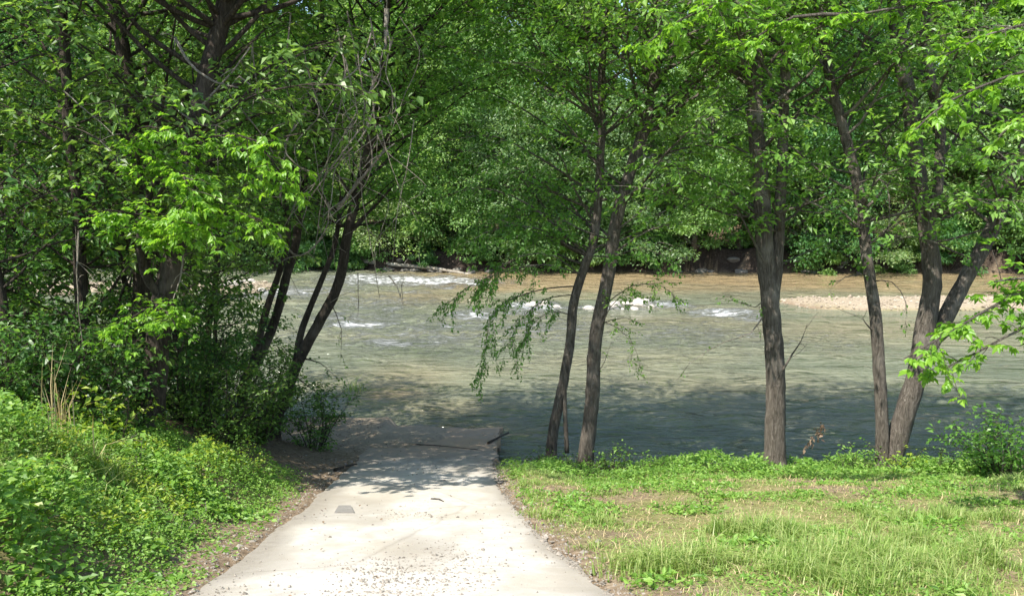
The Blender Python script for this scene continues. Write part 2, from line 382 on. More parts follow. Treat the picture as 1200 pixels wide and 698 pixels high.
mb = MB(); mb.add(np.stack([X, Y, Zw * calm], 1), grid_quads(len(xs), len(ys)))
tag(mb.build('river', MATS['river_water'], None, True, dict(foam=foam, shallow=shal)), kind='structure')

# ------------------------------------------------------------------ concrete ramp
ys = np.arange(1.0, 24.01, .12); U = np.linspace(0, 1, 34); rng = np.random.default_rng(8)
YY, UU = np.meshgrid(ys, U, indexing='ij')
wl = (fbm(YY * 1.4, YY * 0, 41) - .5) * .22 + (vnoise(YY * 6, YY * 0, 42) - .5) * .05
wr = (fbm(YY * 1.1, YY * 0 + 9, 43) - .5) * .26 + (vnoise(YY * 7, YY * 0, 44) - .5) * .06
XX = (ramp_left(YY) + wl) * (1 - UU) + (ramp_right(YY) + wr) * UU
ZZ = zr(YY) + (.02 + .13 * sstep(18, 21, YY)) * (fbm(XX * .9, YY * .9, 45) - .5)
n0 = XX.size; top = np.stack([XX, YY, ZZ], -1).reshape(-1, 3); bot = top.copy(); bot[:, 2] -= .17
nu, ny = len(U), len(ys); mb = MB()
q = grid_quads(nu, ny); i = np.arange(ny - 1) * nu; j = np.arange(nu - 1)
sl = np.stack([i + nu, i, i + n0, i + nu + n0], -1); r = i + nu - 1; sr = np.stack([r, r + nu, r + nu + n0, r + n0], -1)
e = (ny - 1) * nu + j; se = np.stack([e + 1, e, e + n0, e + 1 + n0], -1)
mb.add(np.vstack([top, bot]), np.vstack([q, q[:, ::-1] + n0, sl, sr, se]))
tx, ty = top[:, 0], top[:, 1]
ul = UU.ravel()
gr = np.clip(sstep(13.0, 16.5, ty + 1.5 * (fbm(tx, ty, 46) - .5)) * .95 + sstep(.16, .0, np.minimum(ul, 1 - ul) + .1 * (fbm(tx * 2, ty * 2, 48) - .5)) * .55 + sstep(.5, .66, fbm(tx * 1.1, ty * .5, 47)) * .5, 0, 1)  # darker towards the foot, along both edges and in blotches
silt = np.clip(sstep(15.5, 19.0, ty + 2.6 * (fbm(tx * .8, ty * .8, 49) - .5) - 1.2 * (ul - .5)), 0, 1)
ramp = tag(mb.build('boat_ramp', MATS['concrete'], None, False, dict(dark_tone=np.concatenate([gr, gr]), silt=np.concatenate([silt, silt]))), kind='structure')
# small dark repair patch in the ramp
def on_ramp(px, py):
    lo, hi = 2.0, 24.0
    for _ in range(40):
        m = (lo + hi) / 2
        if P(px, py, m)[2] > float(zr(m)): lo = m
        else: hi = m
    return P(px, py, lo)
a = on_ramp(392, 601); b = on_ramp(415, 601); c = on_ramp(411, 593); d = on_ramp(397, 593)
mb = MB(); v = np.array([a, b, c, d]); mb.add(np.vstack([v + [0, 0, .018], v - [0, 0, .04]]), [[0, 1, 2, 3], [1, 0, 4, 5], [2, 1, 5, 6], [3, 2, 6, 7], [0, 3, 7, 4]])
tag(mb.build('repair_patch', MATS['old_asphalt'], ramp), label='small dark rectangular patch in the pale concrete')

def stones(mb, pos, size, rng, flat=.6):
    n = len(pos)
    base = np.array([[1, 0, 0], [0, 1, 0], [-1, 0, 0], [0, -1, 0], [0, 0, 1], [0, 0, -1]], float)
    f = np.array([[0, 1, 4], [1, 2, 4], [2, 3, 4], [3, 0, 4], [1, 0, 5], [2, 1, 5], [3, 2, 5], [0, 3, 5]])
    v = base[None] * rng.uniform(.6, 1.3, (n, 6, 1)) + rng.normal(0, .18, (n, 6, 3))
    th = rng.uniform(0, 6.28, n); c, s = np.cos(th), np.sin(th)
    v[..., 2] *= flat; x = v[..., 0] * c[:, None] - v[..., 1] * s[:, None]; y = v[..., 0] * s[:, None] + v[..., 1] * c[:, None]
    v = np.stack([x, y, v[..., 2]], -1) * np.asarray(size)[:, None, None] + np.asarray(pos)[:, None]
    mb.add(v.reshape(-1, 3), None, (np.arange(n)[:, None, None] * 6 + f[None]).reshape(-1, 3))
rng = np.random.default_rng(11)
n = 34000; y = rng.uniform(3.5, 13.5, n); u = rng.uniform(0, 1, n)
dens = fbm(u * 3.2, y * .7, 81) * .7 + .45 * np.exp(-((u - .52) / .25) ** 2) * sstep(10, 6.5, y)
k = rng.uniform(0, 1, n) < np.clip((dens - .42) * 2.2, .04, 1) * (1 - .75 * sstep(8.5, 12, y)); y = y[k]; u = u[k]
x = ramp_left(y) * (1 - u) + ramp_right(y) * u; sz = rng.gamma(1.5, .0034, len(x)) + .0025
mb = MB(); stones(mb, np.stack([x, y, zr(y) + sz * .2], 1), sz, rng)
n = 2200; y = rng.uniform(3.5, 16, n); x = ramp_right(y) + rng.gamma(1.3, .12, n) - .05; sz = rng.gamma(2.2, .0035, n) + .004
xl = ramp_left(y[:1400]) - rng.gamma(1.6, .22, 1400); stones(mb, np.stack([xl, y[:1400], zg(xl, y[:1400]) + .003], 1), sz[:1400] * 1.1, rng)
stones(mb, np.stack([x, y, np.maximum(zg(x, y), np.where(x < ramp_right(y), zr(y), -9)) + sz * .2], 1), sz, rng)
tag(mb.build('gravel', MATS['ramp_gravel']), 'loose grey gravel scattered over the concrete ramp', 'gravel', kind='stuff')
mb = MB(); n = 9000
x = np.concatenate([rng.uniform(13, 60, n), rng.uniform(-34, -14, n // 3)]); y = np.concatenate([rng.uniform(42, 53, n), rng.uniform(49, 60, n // 3)])
z = zg(x, y); k = z > -.03; x, y, z = x[k], y[k], z[k]; sz = rng.gamma(1.8, .022, len(x)) + .02
stones(mb, np.stack([x, y, z + sz * .15], 1), sz, rng, .7)
tag(mb.build('river_gravel', MATS['gravel_stone']), 'pale tan gravel and cobbles covering the river bars', 'gravel', kind='stuff')

# ------------------------------------------------------------------ trees
def wood_part(name, mb, mat, parent): return mb.build(name, MATS[mat], parent, True)

def limb_grow(wood, acc, rng, p0, d0, L, r0, leaf, droop=.25, twig=.22, bare=.25, tl=None, dens=1.0, path=None):
    """one limb with side twigs; leaf anchors go to acc = (pos list, dir list)"""
    if path is None:
        n = max(5, int(L / .35)); pts = [p0]; d = unit(d0); p = np.array(p0, float)
        for i in range(n):
            f = i / n
            d = unit(d + np.array([rng.normal(0, .10), rng.normal(0, .10), rng.normal(0, .06) + (.10 if f < .35 else -droop * .28)]))
            p = p + d * (L / n); pts.append(p)
        pts = np.array(pts)
    else:
        pts = spline(path, .3); n = len(pts) - 1; L = np.linalg.norm(np.diff(pts, axis=0), axis=1).sum()
    rad = r0 * (1 - np.linspace(0, 1, len(pts)) ** .8 * .9)
    wood.tube(pts, rad, 5 if r0 < .04 else 7)
    tn = max(3, int(L * (1 - bare) / twig * dens)); side = 1
    tl = tl or min(1.5, .35 + L * .24)
    for t in np.linspace(bare, 1, tn):
        i = min(len(pts) - 2, int(t * (len(pts) - 1))); q = pts[i] + (pts[i + 1] - pts[i]) * rng.uniform(0, 1)
        ax = unit(pts[i + 1] - pts[i]); side = -side
        sd_ = unit(np.cross(ax, [0, 0, 1])) * side
        dd = unit(ax * rng.uniform(.5, 1.1) + sd_ * rng.uniform(.5, 1.1) + np.array([0, 0, rng.normal(.05, .28)]))
        ln = tl * rng.uniform(.5, 1.2) * (1.15 - .6 * abs(t - .55)); m = 5
        tp = [q]
        for s in range(m):
            dd = unit(dd + rng.normal(0, .13, 3) + [0, 0, -droop * .22]); tp.append(tp[-1] + dd * ln / m)
        tp = np.array(tp); wood.tube(tp, np.linspace(max(.006, r0 * .22), .003, m + 1), 3)
        k = max(3, int(ln / (leaf * .42) * dens)); f = rng.uniform(.12, 1, k) * m; ii = np.minimum(f.astype(int), m - 1)
        lp = tp[ii] + (tp[ii + 1] - tp[ii]) * (f - ii)[:, None]; tdir = unit(tp[ii + 1] - tp[ii])
        sg = rng.choice([-1, 1], k)[:, None]; sdv = unit(np.cross(tdir, [0, 0, 1]) + 1e-6) * sg
        acc[2].append(np.full(k, leaf)); acc[0].append(lp + rng.normal(0, leaf * .5, (k, 3)) * [1, 1, .8]); acc[1].append(tdir * .6 + sdv * .8 + rng.normal(0, .35, (k, 3)) + [0, 0, -droop])
    return pts

def stem_mesh(pts, r0, r1, flare=.35, rough=.07, n=12, seed=0):
    rng = np.random.default_rng(seed); pts = spline(pts, .16)
    L = np.concatenate([[0], np.cumsum(np.linalg.norm(np.diff(pts, axis=0), axis=1))]); t = L / L[-1]
    rad = r0 + (r1 - r0) * t ** .85 + r0 * flare * np.exp(-L / .35)
    for ax in (0, 1): pts[:, ax] += .018 * np.sin(L * rng.uniform(1.2, 2.2) + rng.uniform(0, 6)) * min(1, r0 / .15)
    mb = MB(); mb.tube(pts, rad, n, rough, rng, True); return mb, pts, rad

def near_tree(name, label, cat, stems, seed, top_z, leafmat='bank_leaf', barkm='bark', leaf=.13, n_limbs=34, z0=3.0, reach=3.4, droop=.3, extra=(), dens=1.0, group=None, az_bias=None, lab_crown=None, flare=.35, above=1.0):
    """stems: list of (pixel path [(px,py,d)...], r0, r1). The first is the trunk"""
    rng = np.random.default_rng(seed)
    b = P(*stems[0][0][0]); b[2] = min(b[2], zg1(b[0], b[1])); root = empty(name, b, label, cat, group)
    acc = ([], [], []); S = []
    for si, (path, r0, r1) in enumerate(stems):
        pts = np.array([P(*p) for p in path])
        if si == 0: pts = np.vstack([[pts[0][0], pts[0][1], b[2] - .25], pts]) if pts[0][2] > b[2] - .1 else pts
        if pts[-1][2] < top_z and path[-1][1] < 40:
            d = unit(pts[-1] - pts[-2]); p = pts[-1]
            while p[2] < top_z * (1 - .08 * si):
                d = unit(d + [rng.normal(0, .08), rng.normal(0, .08), .12]); p = p + d * 1.0; pts = np.vstack([pts, p])
        r0 *= .88; r1 *= .85
        mb, sp, rad = stem_mesh(pts - b, r0, r1, flare if si == 0 else 0, .07, 12, seed + si)
        wood_part('trunk' if si == 0 else 'stem', mb, barkm, root); S.append((sp, rad))
    wts = np.array([len(s[0]) for s in S], float); wts /= wts.sum()
    for i in range(n_limbs):
        sp, rad = S[rng.choice(len(S), p=wts)]
        ok = np.where(sp[:, 2] + b[2] > z0)[0]
        if len(ok) < 3: continue
        j = rng.choice(ok)
        if sp[j, 2] + b[2] > 10.8 and rng.uniform() < .8: j = rng.choice(ok)
        h = (sp[j, 2] + b[2] - z0) / max(1, top_z - z0)
        az = rng.uniform(0, 6.283)
        if az_bias is not None and rng.uniform() < .5: az = az_bias + rng.normal(0, .6)
        L = reach * rng.uniform(.55, 1.15) * (.75 + .6 * math.sin(math.pi * min(1, max(0, h * .9 + .05)))) * (1 - .45 * max(0, h - .6))
        d0 = np.array([math.cos(az), math.sin(az), rng.uniform(.05, .75)])
        wd = MB(); limb_grow(wd, acc, rng, sp[j], d0, L, min(rad[j] * .4, .010 + L * .0075), leaf, droop, dens=dens, bare=rng.uniform(.15, .35))
        wood_part('limb', wd, barkm, root)
    for e in extra:
        wd = MB(); pth = np.array([P(*p) for p in e[0]]) - b
        limb_grow(wd, acc if e[2] else ([], [], []), rng, None, None, 0, e[1], e[3] if len(e) > 3 else leaf, e[4] if len(e) > 4 else droop, path=pth, dens=e[2] or .35, bare=.18, tl=e[5] if len(e) > 5 else None)
        wood_part('limb', wd, barkm, root)
    if acc[0]:
        mb = MB(); lp = np.vstack(acc[0]); ld = np.vstack(acc[1]); leaves(mb, lp, ld, np.concatenate(acc[2]), rng, .55)
        tag(mb.build('crown', MATS[leafmat], root), lab_crown, kind='stuff')
    return root

BT = 'trees on the near bank'
near_tree('river_tree', 'slim leaning double trunk with a thin sprout beside the concrete ramp', 'tree',
    [([(648, 512, 16.6), (658, 456, 16.6), (669, 397, 16.6), (673, 356, 16.6), (683, 319, 16.6), (695, 281, 16.6), (701, 235, 16.6), (706, 160, 16.5), (704, 90, 16.4), (712, 15, 16.3)], .135, .05),
     ([(664, 530, 16.45), (662, 464, 16.5), (667, 400, 16.55)], .06, .035)], 21, 15, n_limbs=88, z0=5.0, reach=3.4, leaf=.12,
    extra=[([(678, 335, 16.6), (640, 338, 16.2), (600, 350, 15.9), (575, 372, 15.7), (568, 425, 15.7)], .018, 1.7, .062, .6, .8),
           ([(683, 322, 16.6), (640, 310, 16.0), (590, 318, 15.6), (545, 338, 15.5), (520, 362, 15.4)], .018, 1.6, .062, .6, .8),
           ([(672, 370, 16.6), (645, 365, 16.3), (620, 385, 16.1), (605, 425, 16.0)], .014, 1.7, .06, .6, .75),
           ([(675, 345, 16.6), (640, 350, 16.2), (610, 375, 16.1), (590, 420, 16.0)], .014, 1.7, .06, .6, .75), ([(682, 325, 16.6), (650, 300, 16.2), (610, 300, 15.9), (570, 325, 15.7), (560, 345, 15.7)], .02, 2.0, .08, .5, .6),
           ([(690, 290, 16.6), (640, 270, 16.2), (590, 265, 15.9), (545, 285, 15.7)], .022, 1.8, .1, .35, .8), ([(690, 300, 16.5), (720, 300, 15.8), (750, 290, 15.4), (775, 300, 15.2)], .02, 1.6, .09, .4, .6),
           ([(690, 300, 16.6), (620, 240, 16.2), (560, 220, 15.8), (510, 235, 15.6)], .035, 1.1, .11, .3, .9),
           ([(700, 230, 16.6), (640, 190, 16.0), (580, 160, 15.6), (520, 165, 15.4)], .035, 1.1, .11, .3, .9)], az_bias=2.8, group=BT)
near_tree('river_tree', 'straight ridged brown trunk curving away aloft, growing beside the slim leaning double trunk', 'tree',
    [([(686, 533, 16.3), (695, 467, 16.3), (699, 393, 16.3), (712, 322, 16.3), (722, 261, 16.3), (740, 200, 16.3), (758, 140, 16.3), (768, 75, 16.3), (772, 14, 16.3)], .185, .07)], 22, 17, n_limbs=66, z0=5.2, reach=3.7, leaf=.13,
    extra=[([(700, 395, 16.3), (715, 360, 16.0), (735, 345, 15.9), (760, 350, 15.8)], .016, 1.6, .075, .5, .5),
           ([(700, 380, 16.3), (730, 372, 16.0), (748, 378, 15.9)], .012, 1.3, .07, .5, .4),
           ([(702, 375, 16.3), (725, 385, 15.9), (745, 410, 15.7), (752, 440, 15.7)], .012, 1.3, .06, .6, .5), ([(705, 360, 16.3), (740, 335, 15.8), (775, 335, 15.5), (795, 352, 15.4)], .014, 1.4, .065, .5, .6),
           ([(697, 440, 16.3), (708, 425, 16.1), (718, 395, 16.0)], .014, .6, .07, .5, .3),
           ([(740, 200, 16.3), (780, 180, 15.6), (830, 170, 15.0), (880, 185, 14.6)], .04, 1.2, .13, .25, .9),
           ([(715, 300, 16.3), (760, 270, 15.8), (820, 255, 15.2)], .03, 1.1, .12, .25, .8)], group=BT)
near_tree('river_tree', 'tall tree whose single trunk splits into two upright stems, snapped twig halfway up', 'tree',
    [([(910, 541, 15.6), (909, 490, 15.6), (908, 440, 15.6), (903, 349, 15.6), (897, 295, 15.6), (890, 200, 15.6), (886, 125, 15.6), (885, 50, 15.6), (883, 10, 15.6)], .235, .09),
     ([(905, 360, 15.62), (912, 300, 15.66), (916, 210, 15.7), (918, 125, 15.7), (922, 50, 15.7), (926, 5, 15.7)], .13, .075)], 23, 18, n_limbs=60, z0=5.0, reach=3.6, leaf=.13,
    extra=[([(917, 434, 15.45), (929, 414, 15.3), (939, 399, 15.25), (946, 379, 15.2)], .028, 0),
           ([(900, 360, 15.5), (880, 390, 15.2), (850, 400, 15.1), (815, 420, 15.0), (803, 432, 15.0)], .016, .25, .06, .6, .4),
           ([(900, 345, 15.5), (885, 360, 15.2), (862, 352, 15.0), (838, 350, 14.9)], .012, 1.1, .065, .4, .4),
           ([(897, 310, 15.5), (860, 240, 15.0), (820, 200, 14.6), (790, 205, 14.4)], .03, 1.1, .13, .3, .8),
           ([(915, 240, 15.6), (960, 250, 15.0), (1000, 235, 14.6)], .03, 1.1, .13, .3, .8)], group=BT)
near_tree('river_tree', 'slender trunk with a broken stub, growing from the same foot as the thick forked trunk', 'tree',
    [([(1033, 546, 15.3), (1034, 486, 15.3), (1028, 395, 15.3), (1022, 349, 15.3), (1015, 300, 15.3), (1008, 226, 15.35), (988, 150, 15.4), (973, 100, 15.4), (963, 45, 15.4), (960, 10, 15.4)], .145, .065)], 24, 16, n_limbs=52, z0=5.4, reach=3.0, leaf=.13,
    extra=[([(1023, 388, 15.3), (1014, 378, 15.15), (1010, 370, 15.1)], .022, 0),
           ([(1020, 330, 15.3), (1045, 330, 15.0), (1062, 355, 14.9), (1060, 385, 14.9)], .016, .6, .07, .7, .35),
           ([(1018, 320, 15.3), (990, 325, 15.0), (972, 340, 14.9)], .016, .7, .075, .5, .4),
           ([(1010, 240, 15.3), (1030, 210, 15.0), (1042, 230, 14.8), (1040, 300, 14.7)], .03, .5, .1, .7, .5)], group=BT, flare=.25)
near_tree('river_tree', 'thick sinuous trunk forking twice, one stem leaning far out over the bank', 'tree',
    [([(1042, 545, 15.35), (1057, 491, 15.35), (1073, 440, 15.35), (1087, 375, 15.35), (1094, 326, 15.35), (1086, 271, 15.35), (1073, 200, 15.35), (1067, 125, 15.35), (1056, 60, 15.35), (1050, 10, 15.35)], .235, .075),
     ([(1087, 285, 15.36), (1094, 245, 15.36), (1101, 200, 15.4), (1103, 150, 15.4), (1093, 100, 15.4), (1083, 50, 15.4), (1085, 8, 15.4)], .12, .07),
     ([(1076, 430, 15.4), (1096, 395, 15.42), (1114, 362, 15.45), (1135, 321, 15.45), (1158, 275, 15.5), (1178, 230, 15.5), (1200, 180, 15.5), (1235, 110, 15.4), (1265, 30, 15.3)], .18, .085)], 25, 18, n_limbs=62, z0=5.2, reach=3.6, leaf=.135,
    extra=[([(1205, 222, 15.5), (1180, 190, 15.0), (1158, 165, 14.6), (1140, 145, 14.4)], .07, .3, .12, .3, .6),
           ([(1100, 400, 15.4), (1120, 385, 15.1), (1145, 370, 14.9), (1200, 348, 14.7)], .05, .8, .1, .4, .6)], group=BT)

# trunk stands outside the view, its bright boughs hang into it
def big_leaf_mesh(name, mat, rng, L=.16):
    """compound leaf: five pointed leaflets on a stalk, each folded along its midrib"""
    mb = MB()
    for (t, a, s) in ((1, 0, 1), (.72, .85, .85), (.72, -.85, .85), (.42, 1.0, .75), (.42, -1.0, .75)):
        b0 = np.array([L * t * .55, 0, 0]); d = np.array([math.cos(a), math.sin(a), -.12]); sd_ = np.array([-math.sin(a), math.cos(a), 0]); ll = L * .62 * s; wv = ll * .30
        v = [b0, b0 + d * ll * .3 + sd_ * wv + [0, 0, .012], b0 + d * ll * .65 + sd_ * wv * .7 + [0, 0, .004], b0 + d * ll - [0, 0, ll * .22], b0 + d * ll * .65 - sd_ * wv * .7 + [0, 0, .004], b0 + d * ll * .3 - sd_ * wv + [0, 0, .012], b0 + d * ll * .5 - [0, 0, .008]]
        mb.add(v, None, [[0, 1, 6], [1, 2, 6], [2, 3, 6], [3, 4, 6], [4, 5, 6], [5, 0, 6]])
    mb.tube([[0, 0, 0], [L * .3, 0, .004], [L * .58, 0, 0]], [.002, .0018, .0012], 3)
    return mb.mesh(name, MATS[mat], True)
def leaf_anchors(paths, rng, spread, n_per_m, droop=.35):
    """points in the leafy pads around a set of boughs, with the twigs that carry them"""
    pos = []; dirs = []; tw = MB()
    for pts in paths:
        pts = np.asarray(pts); L = np.linalg.norm(np.diff(pts, axis=0), axis=1).sum()
        for k in range(int(L * n_per_m)):
            t = rng.uniform(.15, 1) * (len(pts) - 1); i = min(int(t), len(pts) - 2); q = pts[i] + (pts[i + 1] - pts[i]) * (t - i)
            ax = unit(pts[i + 1] - pts[i]); d = unit(ax * .7 + rng.normal(0, 1, 3) * [1, 1, .45]); ln = spread * rng.uniform(.3, 1.1); tp = [q]
            for s in range(3): d = unit(d + rng.normal(0, .15, 3) + [0, 0, -droop * .25]); tp.append(tp[-1] + d * ln / 3)
            tp = np.array(tp); tw.tube(tp, [.006, .005, .004, .002], 3)
            for f in rng.uniform(.6, 3, rng.integers(4, 8)):
                j = min(int(f), 2); pos.append(tp[j] + (tp[j + 1] - tp[j]) * (f - j)); dirs.append(unit(d * .5 + rng.normal(0, .7, 3) * [1, 1, .4] + [0, 0, -droop]))
    return np.array(pos), np.array(dirs), tw
def leafy_boughs(root, base, paths_px, rng, mesh_list, spread, npm, r0, mat='bark', nmax=300, joined_mat='bright_leaf', L=.16):
    paths = [spline([P(*p) for p in pp], .3) - base for pp in paths_px]
    for pts in paths:
        wd = MB(); wd.tube(pts, np.linspace(r0, .008, len(pts)), 7); wood_part('limb', wd, mat, root)
    pos, dirs, tw = leaf_anchors(paths, rng, spread, npm); wood_part('twigs', tw, mat, root)['kind'] = 'stuff'
    camv = np.array(CAM) - base; order = np.argsort(np.linalg.norm(pos - camv, axis=1))
    pick = set(order[:int(nmax * 1.6)][rng.permutation(min(len(order), int(nmax * 1.6)))[:nmax]].tolist())
    for i in pick:
        o = link('leaf', mesh_list[rng.integers(len(mesh_list))], root, pos[i])
        d = Vector(dirs[i]); qx = d.to_track_quat('X', 'Z'); o.rotation_mode = 'QUATERNION'
        o.rotation_quaternion = qx @ Matrix.Rotation(rng.normal(0, .4), 3, 'X').to_quaternion(); s = rng.uniform(.7, 1.25); o.scale = (s, s, s)
    rest = [i for i in range(len(pos)) if i not in pick]
    mb = MB()
    for k in range(4):
        sg = (k - 1.5) * .8; ax = unit(np.cross(dirs[rest], [0, 0, 1.])); dd = unit(dirs[rest] * math.cos(sg) + ax * math.sin(sg))
        leaves(mb, pos[rest] + dirs[rest] * L * .35, dd, L * .62, rng, .55)
    tag(mb.build('foliage', MATS[joined_mat], root), kind='stuff')
rng = np.random.default_rng(77)
BL = [big_leaf_mesh('leaf', 'bright_leaf', rng, .155), big_leaf_mesh('leaf', 'bright_leaf', rng, .125)]

# box elder in the thicket, bright foliage hanging forward
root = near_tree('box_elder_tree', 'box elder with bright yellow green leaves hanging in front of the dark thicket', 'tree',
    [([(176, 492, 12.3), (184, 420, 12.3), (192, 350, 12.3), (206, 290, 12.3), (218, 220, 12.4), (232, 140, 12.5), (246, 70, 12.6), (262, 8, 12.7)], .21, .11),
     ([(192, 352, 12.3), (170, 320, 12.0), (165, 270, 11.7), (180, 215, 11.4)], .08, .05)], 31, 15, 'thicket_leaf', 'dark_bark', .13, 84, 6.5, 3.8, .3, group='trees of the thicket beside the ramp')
b = np.array(root.location)
leafy_boughs(root, b, [
    [(180, 240, 11.5), (210, 190, 10.9), (250, 160, 10.5), (300, 165, 10.2), (335, 215, 10.2)],
    [(175, 230, 11.5), (160, 180, 10.8), (165, 150, 10.4), (185, 150, 10.1)],
    [(200, 290, 12.2), (190, 260, 11.2), (150, 250, 10.5), (120, 245, 10.2)],
    [(205, 280, 12.2), (240, 250, 11.2), (280, 250, 10.6), (320, 265, 10.4)],
    [(210, 260, 12.2), (225, 215, 11.0), (215, 205, 10.2), (230, 240, 9.9)],
    [(200, 300, 12.2), (180, 268, 11.0), (205, 258, 10.2), (250, 268, 10.0)],
    [(190, 380, 12.2), (180, 360, 11.3), (155, 372, 10.8), (140, 385, 10.6)],
    [(190, 390, 12.2), (195, 365, 11.2), (205, 380, 10.6)]], rng, BL, .6, 19, .03, 'dark_bark', 300, L=.135)
# big leaf tree at the side of the lawn
root = empty('maple_tree', (7.6, 9.8, zg1(7.6, 9.8)), 'bright green boughs of a broad leaved tree hanging over the lawn edge', 'tree')
b = np.array(root.location)
mb, sp, rad = stem_mesh(np.array([[0, 0, -.3], [.05, 0, 1.5], [-.1, .1, 4], [.1, .2, 7], [0, .1, 10]]), .2, .07, .35, .07, 12, 4); wood_part('trunk', mb, 'bark', root)
acc = ([], [], []); r2 = np.random.default_rng(40)
for i in range(9):
    j = r2.integers(int(len(sp) * .72), len(sp)); az = r2.uniform(-1.4, 1.9); wd = MB()
    limb_grow(wd, acc, r2, sp[j], [math.cos(az), math.sin(az), .4], r2.uniform(1.6, 3), .03, .15, .3); wood_part('limb', wd, 'bark', root)
mb = MB(); leaves(mb, np.vstack(acc[0]), np.vstack(acc[1]), .15, r2, .55); tag(mb.build('crown', MATS['bank_leaf'], root), kind='stuff')
leafy_boughs(root, b, [
    [(1335, 60, 9.8), (1260, 70, 9.4), (1180, 90, 9.0), (1110, 120, 8.8), (1075, 150, 8.8)],
    [(1335, 20, 9.8), (1250, 20, 9.3), (1160, 40, 9.0), (1100, 70, 8.8)],
    [(1340, -20, 9.8), (1240, -20, 9.5), (1120, 0, 9.6), (1000, 18, 9.8), (930, 45, 9.9)],
    [(1335, 130, 9.8), (1270, 120, 9.3), (1210, 130, 9.0), (1170, 160, 8.8)],
    [(1330, 330, 9.8), (1260, 330, 9.4), (1190, 345, 9.1), (1120, 385, 8.9), (1060, 420, 8.9)],
    [(1330, 340, 9.8), (1270, 370, 9.3), (1210, 380, 9.1), (1150, 410, 9.0), (1100, 435, 8.9)],
    [(1260, 330, 9.4), (1210, 325, 9.1), (1165, 330, 9.0)],
    [(1240, -20, 9.5), (1050, -25, 9.6), (900, -10, 9.8), (800, 22, 10), (760, 50, 10.1)],
    [(1000, 18, 9.8), (930, 20, 9.7), (870, 55, 9.8)]], rng, BL, .5, 11, .026, 'bark', 300, L=.14)

# leaning trunks at the water side of the thicket
TH = 'trees of the thicket beside the ramp'
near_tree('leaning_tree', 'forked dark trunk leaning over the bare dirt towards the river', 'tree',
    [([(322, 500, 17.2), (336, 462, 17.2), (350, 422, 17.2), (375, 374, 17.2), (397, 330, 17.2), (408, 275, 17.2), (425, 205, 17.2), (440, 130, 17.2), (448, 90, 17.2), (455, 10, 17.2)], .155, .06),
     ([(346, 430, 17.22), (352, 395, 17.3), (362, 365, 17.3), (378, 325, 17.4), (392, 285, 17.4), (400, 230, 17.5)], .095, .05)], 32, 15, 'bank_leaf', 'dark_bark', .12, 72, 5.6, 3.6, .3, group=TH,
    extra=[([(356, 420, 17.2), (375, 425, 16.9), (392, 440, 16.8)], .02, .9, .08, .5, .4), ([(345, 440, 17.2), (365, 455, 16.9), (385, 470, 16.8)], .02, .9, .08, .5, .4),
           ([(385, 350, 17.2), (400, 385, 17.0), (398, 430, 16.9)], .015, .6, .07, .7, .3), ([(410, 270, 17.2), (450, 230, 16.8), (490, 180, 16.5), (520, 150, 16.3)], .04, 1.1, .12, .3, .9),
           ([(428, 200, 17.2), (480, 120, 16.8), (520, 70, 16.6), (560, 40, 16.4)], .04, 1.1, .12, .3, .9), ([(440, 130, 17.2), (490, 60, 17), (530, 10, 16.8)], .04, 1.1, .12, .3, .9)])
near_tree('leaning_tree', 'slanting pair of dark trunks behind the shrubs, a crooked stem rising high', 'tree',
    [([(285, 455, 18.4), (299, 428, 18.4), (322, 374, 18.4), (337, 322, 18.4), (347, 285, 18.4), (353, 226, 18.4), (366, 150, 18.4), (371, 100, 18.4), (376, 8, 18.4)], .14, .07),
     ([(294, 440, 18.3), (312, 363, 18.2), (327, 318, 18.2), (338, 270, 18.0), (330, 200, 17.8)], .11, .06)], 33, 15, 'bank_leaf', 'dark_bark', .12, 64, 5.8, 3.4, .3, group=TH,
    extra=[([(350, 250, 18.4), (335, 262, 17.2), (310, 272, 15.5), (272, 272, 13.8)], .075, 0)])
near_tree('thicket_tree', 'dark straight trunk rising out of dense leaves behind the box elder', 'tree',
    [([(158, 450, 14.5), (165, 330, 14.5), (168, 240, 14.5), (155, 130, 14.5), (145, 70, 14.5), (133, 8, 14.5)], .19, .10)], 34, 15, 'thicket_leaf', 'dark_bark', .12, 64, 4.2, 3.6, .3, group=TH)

# thicket trees that repeat: grown once at the origin, then copied
def free_tree(name, seed, H, r0, n_limbs, z0, reach, leaf, leafmat, barkm, droop=.3, lean=.1, dens=1.0):
    rng = np.random.default_rng(seed); root = empty(name, (0, 0, 0), '-', 'tree')
    p = np.array([0, 0, -.3]); d = unit([rng.normal(0, lean), rng.normal(0, lean), 1]); pts = [p]
    while p[2] < H: d = unit(d + [rng.normal(0, .06), rng.normal(0, .06), .05]); p = p + d * .8; pts.append(p)
    mb, sp, rad = stem_mesh(np.array(pts), r0, .03, .35, .07, 10, seed); wood_part('trunk', mb, barkm, root)
    acc = ([], [], []); wd = MB()
    for i in range(n_limbs):
        ok = np.where(sp[:, 2] > z0)[0]; j = rng.choice(ok); h = (sp[j, 2] - z0) / (H - z0); az = rng.uniform(0, 6.283)
        L = reach * rng.uniform(.55, 1.1) * (1.1 - .65 * h)
        limb_grow(wd, acc, rng, sp[j], [math.cos(az), math.sin(az), rng.uniform(.05, .7)], L, .010 + L * .008, leaf, droop, dens=dens, bare=.15)
    tag(wood_part('limbs', wd, barkm, root), kind='stuff')
    mb = MB(); leaves(mb, np.vstack(acc[0]), np.vstack(acc[1]), leaf, rng, .55); tag(mb.build('crown', MATS[leafmat], root), kind='stuff')
    return root
def place(proto, used, x, y, rz, s, label, group=None, dz=-.05):
    o = proto if not used[0] else copy_tree(proto); used[0] = True
    o.location = (x, y, zg1(x, y) + dz); o.rotation_euler = (0, 0, rz); o.scale = (s, s, s * random.uniform(.94, 1.08))
    o['label'] = label
    if group: o['group'] = group
    return o
random.seed(3)
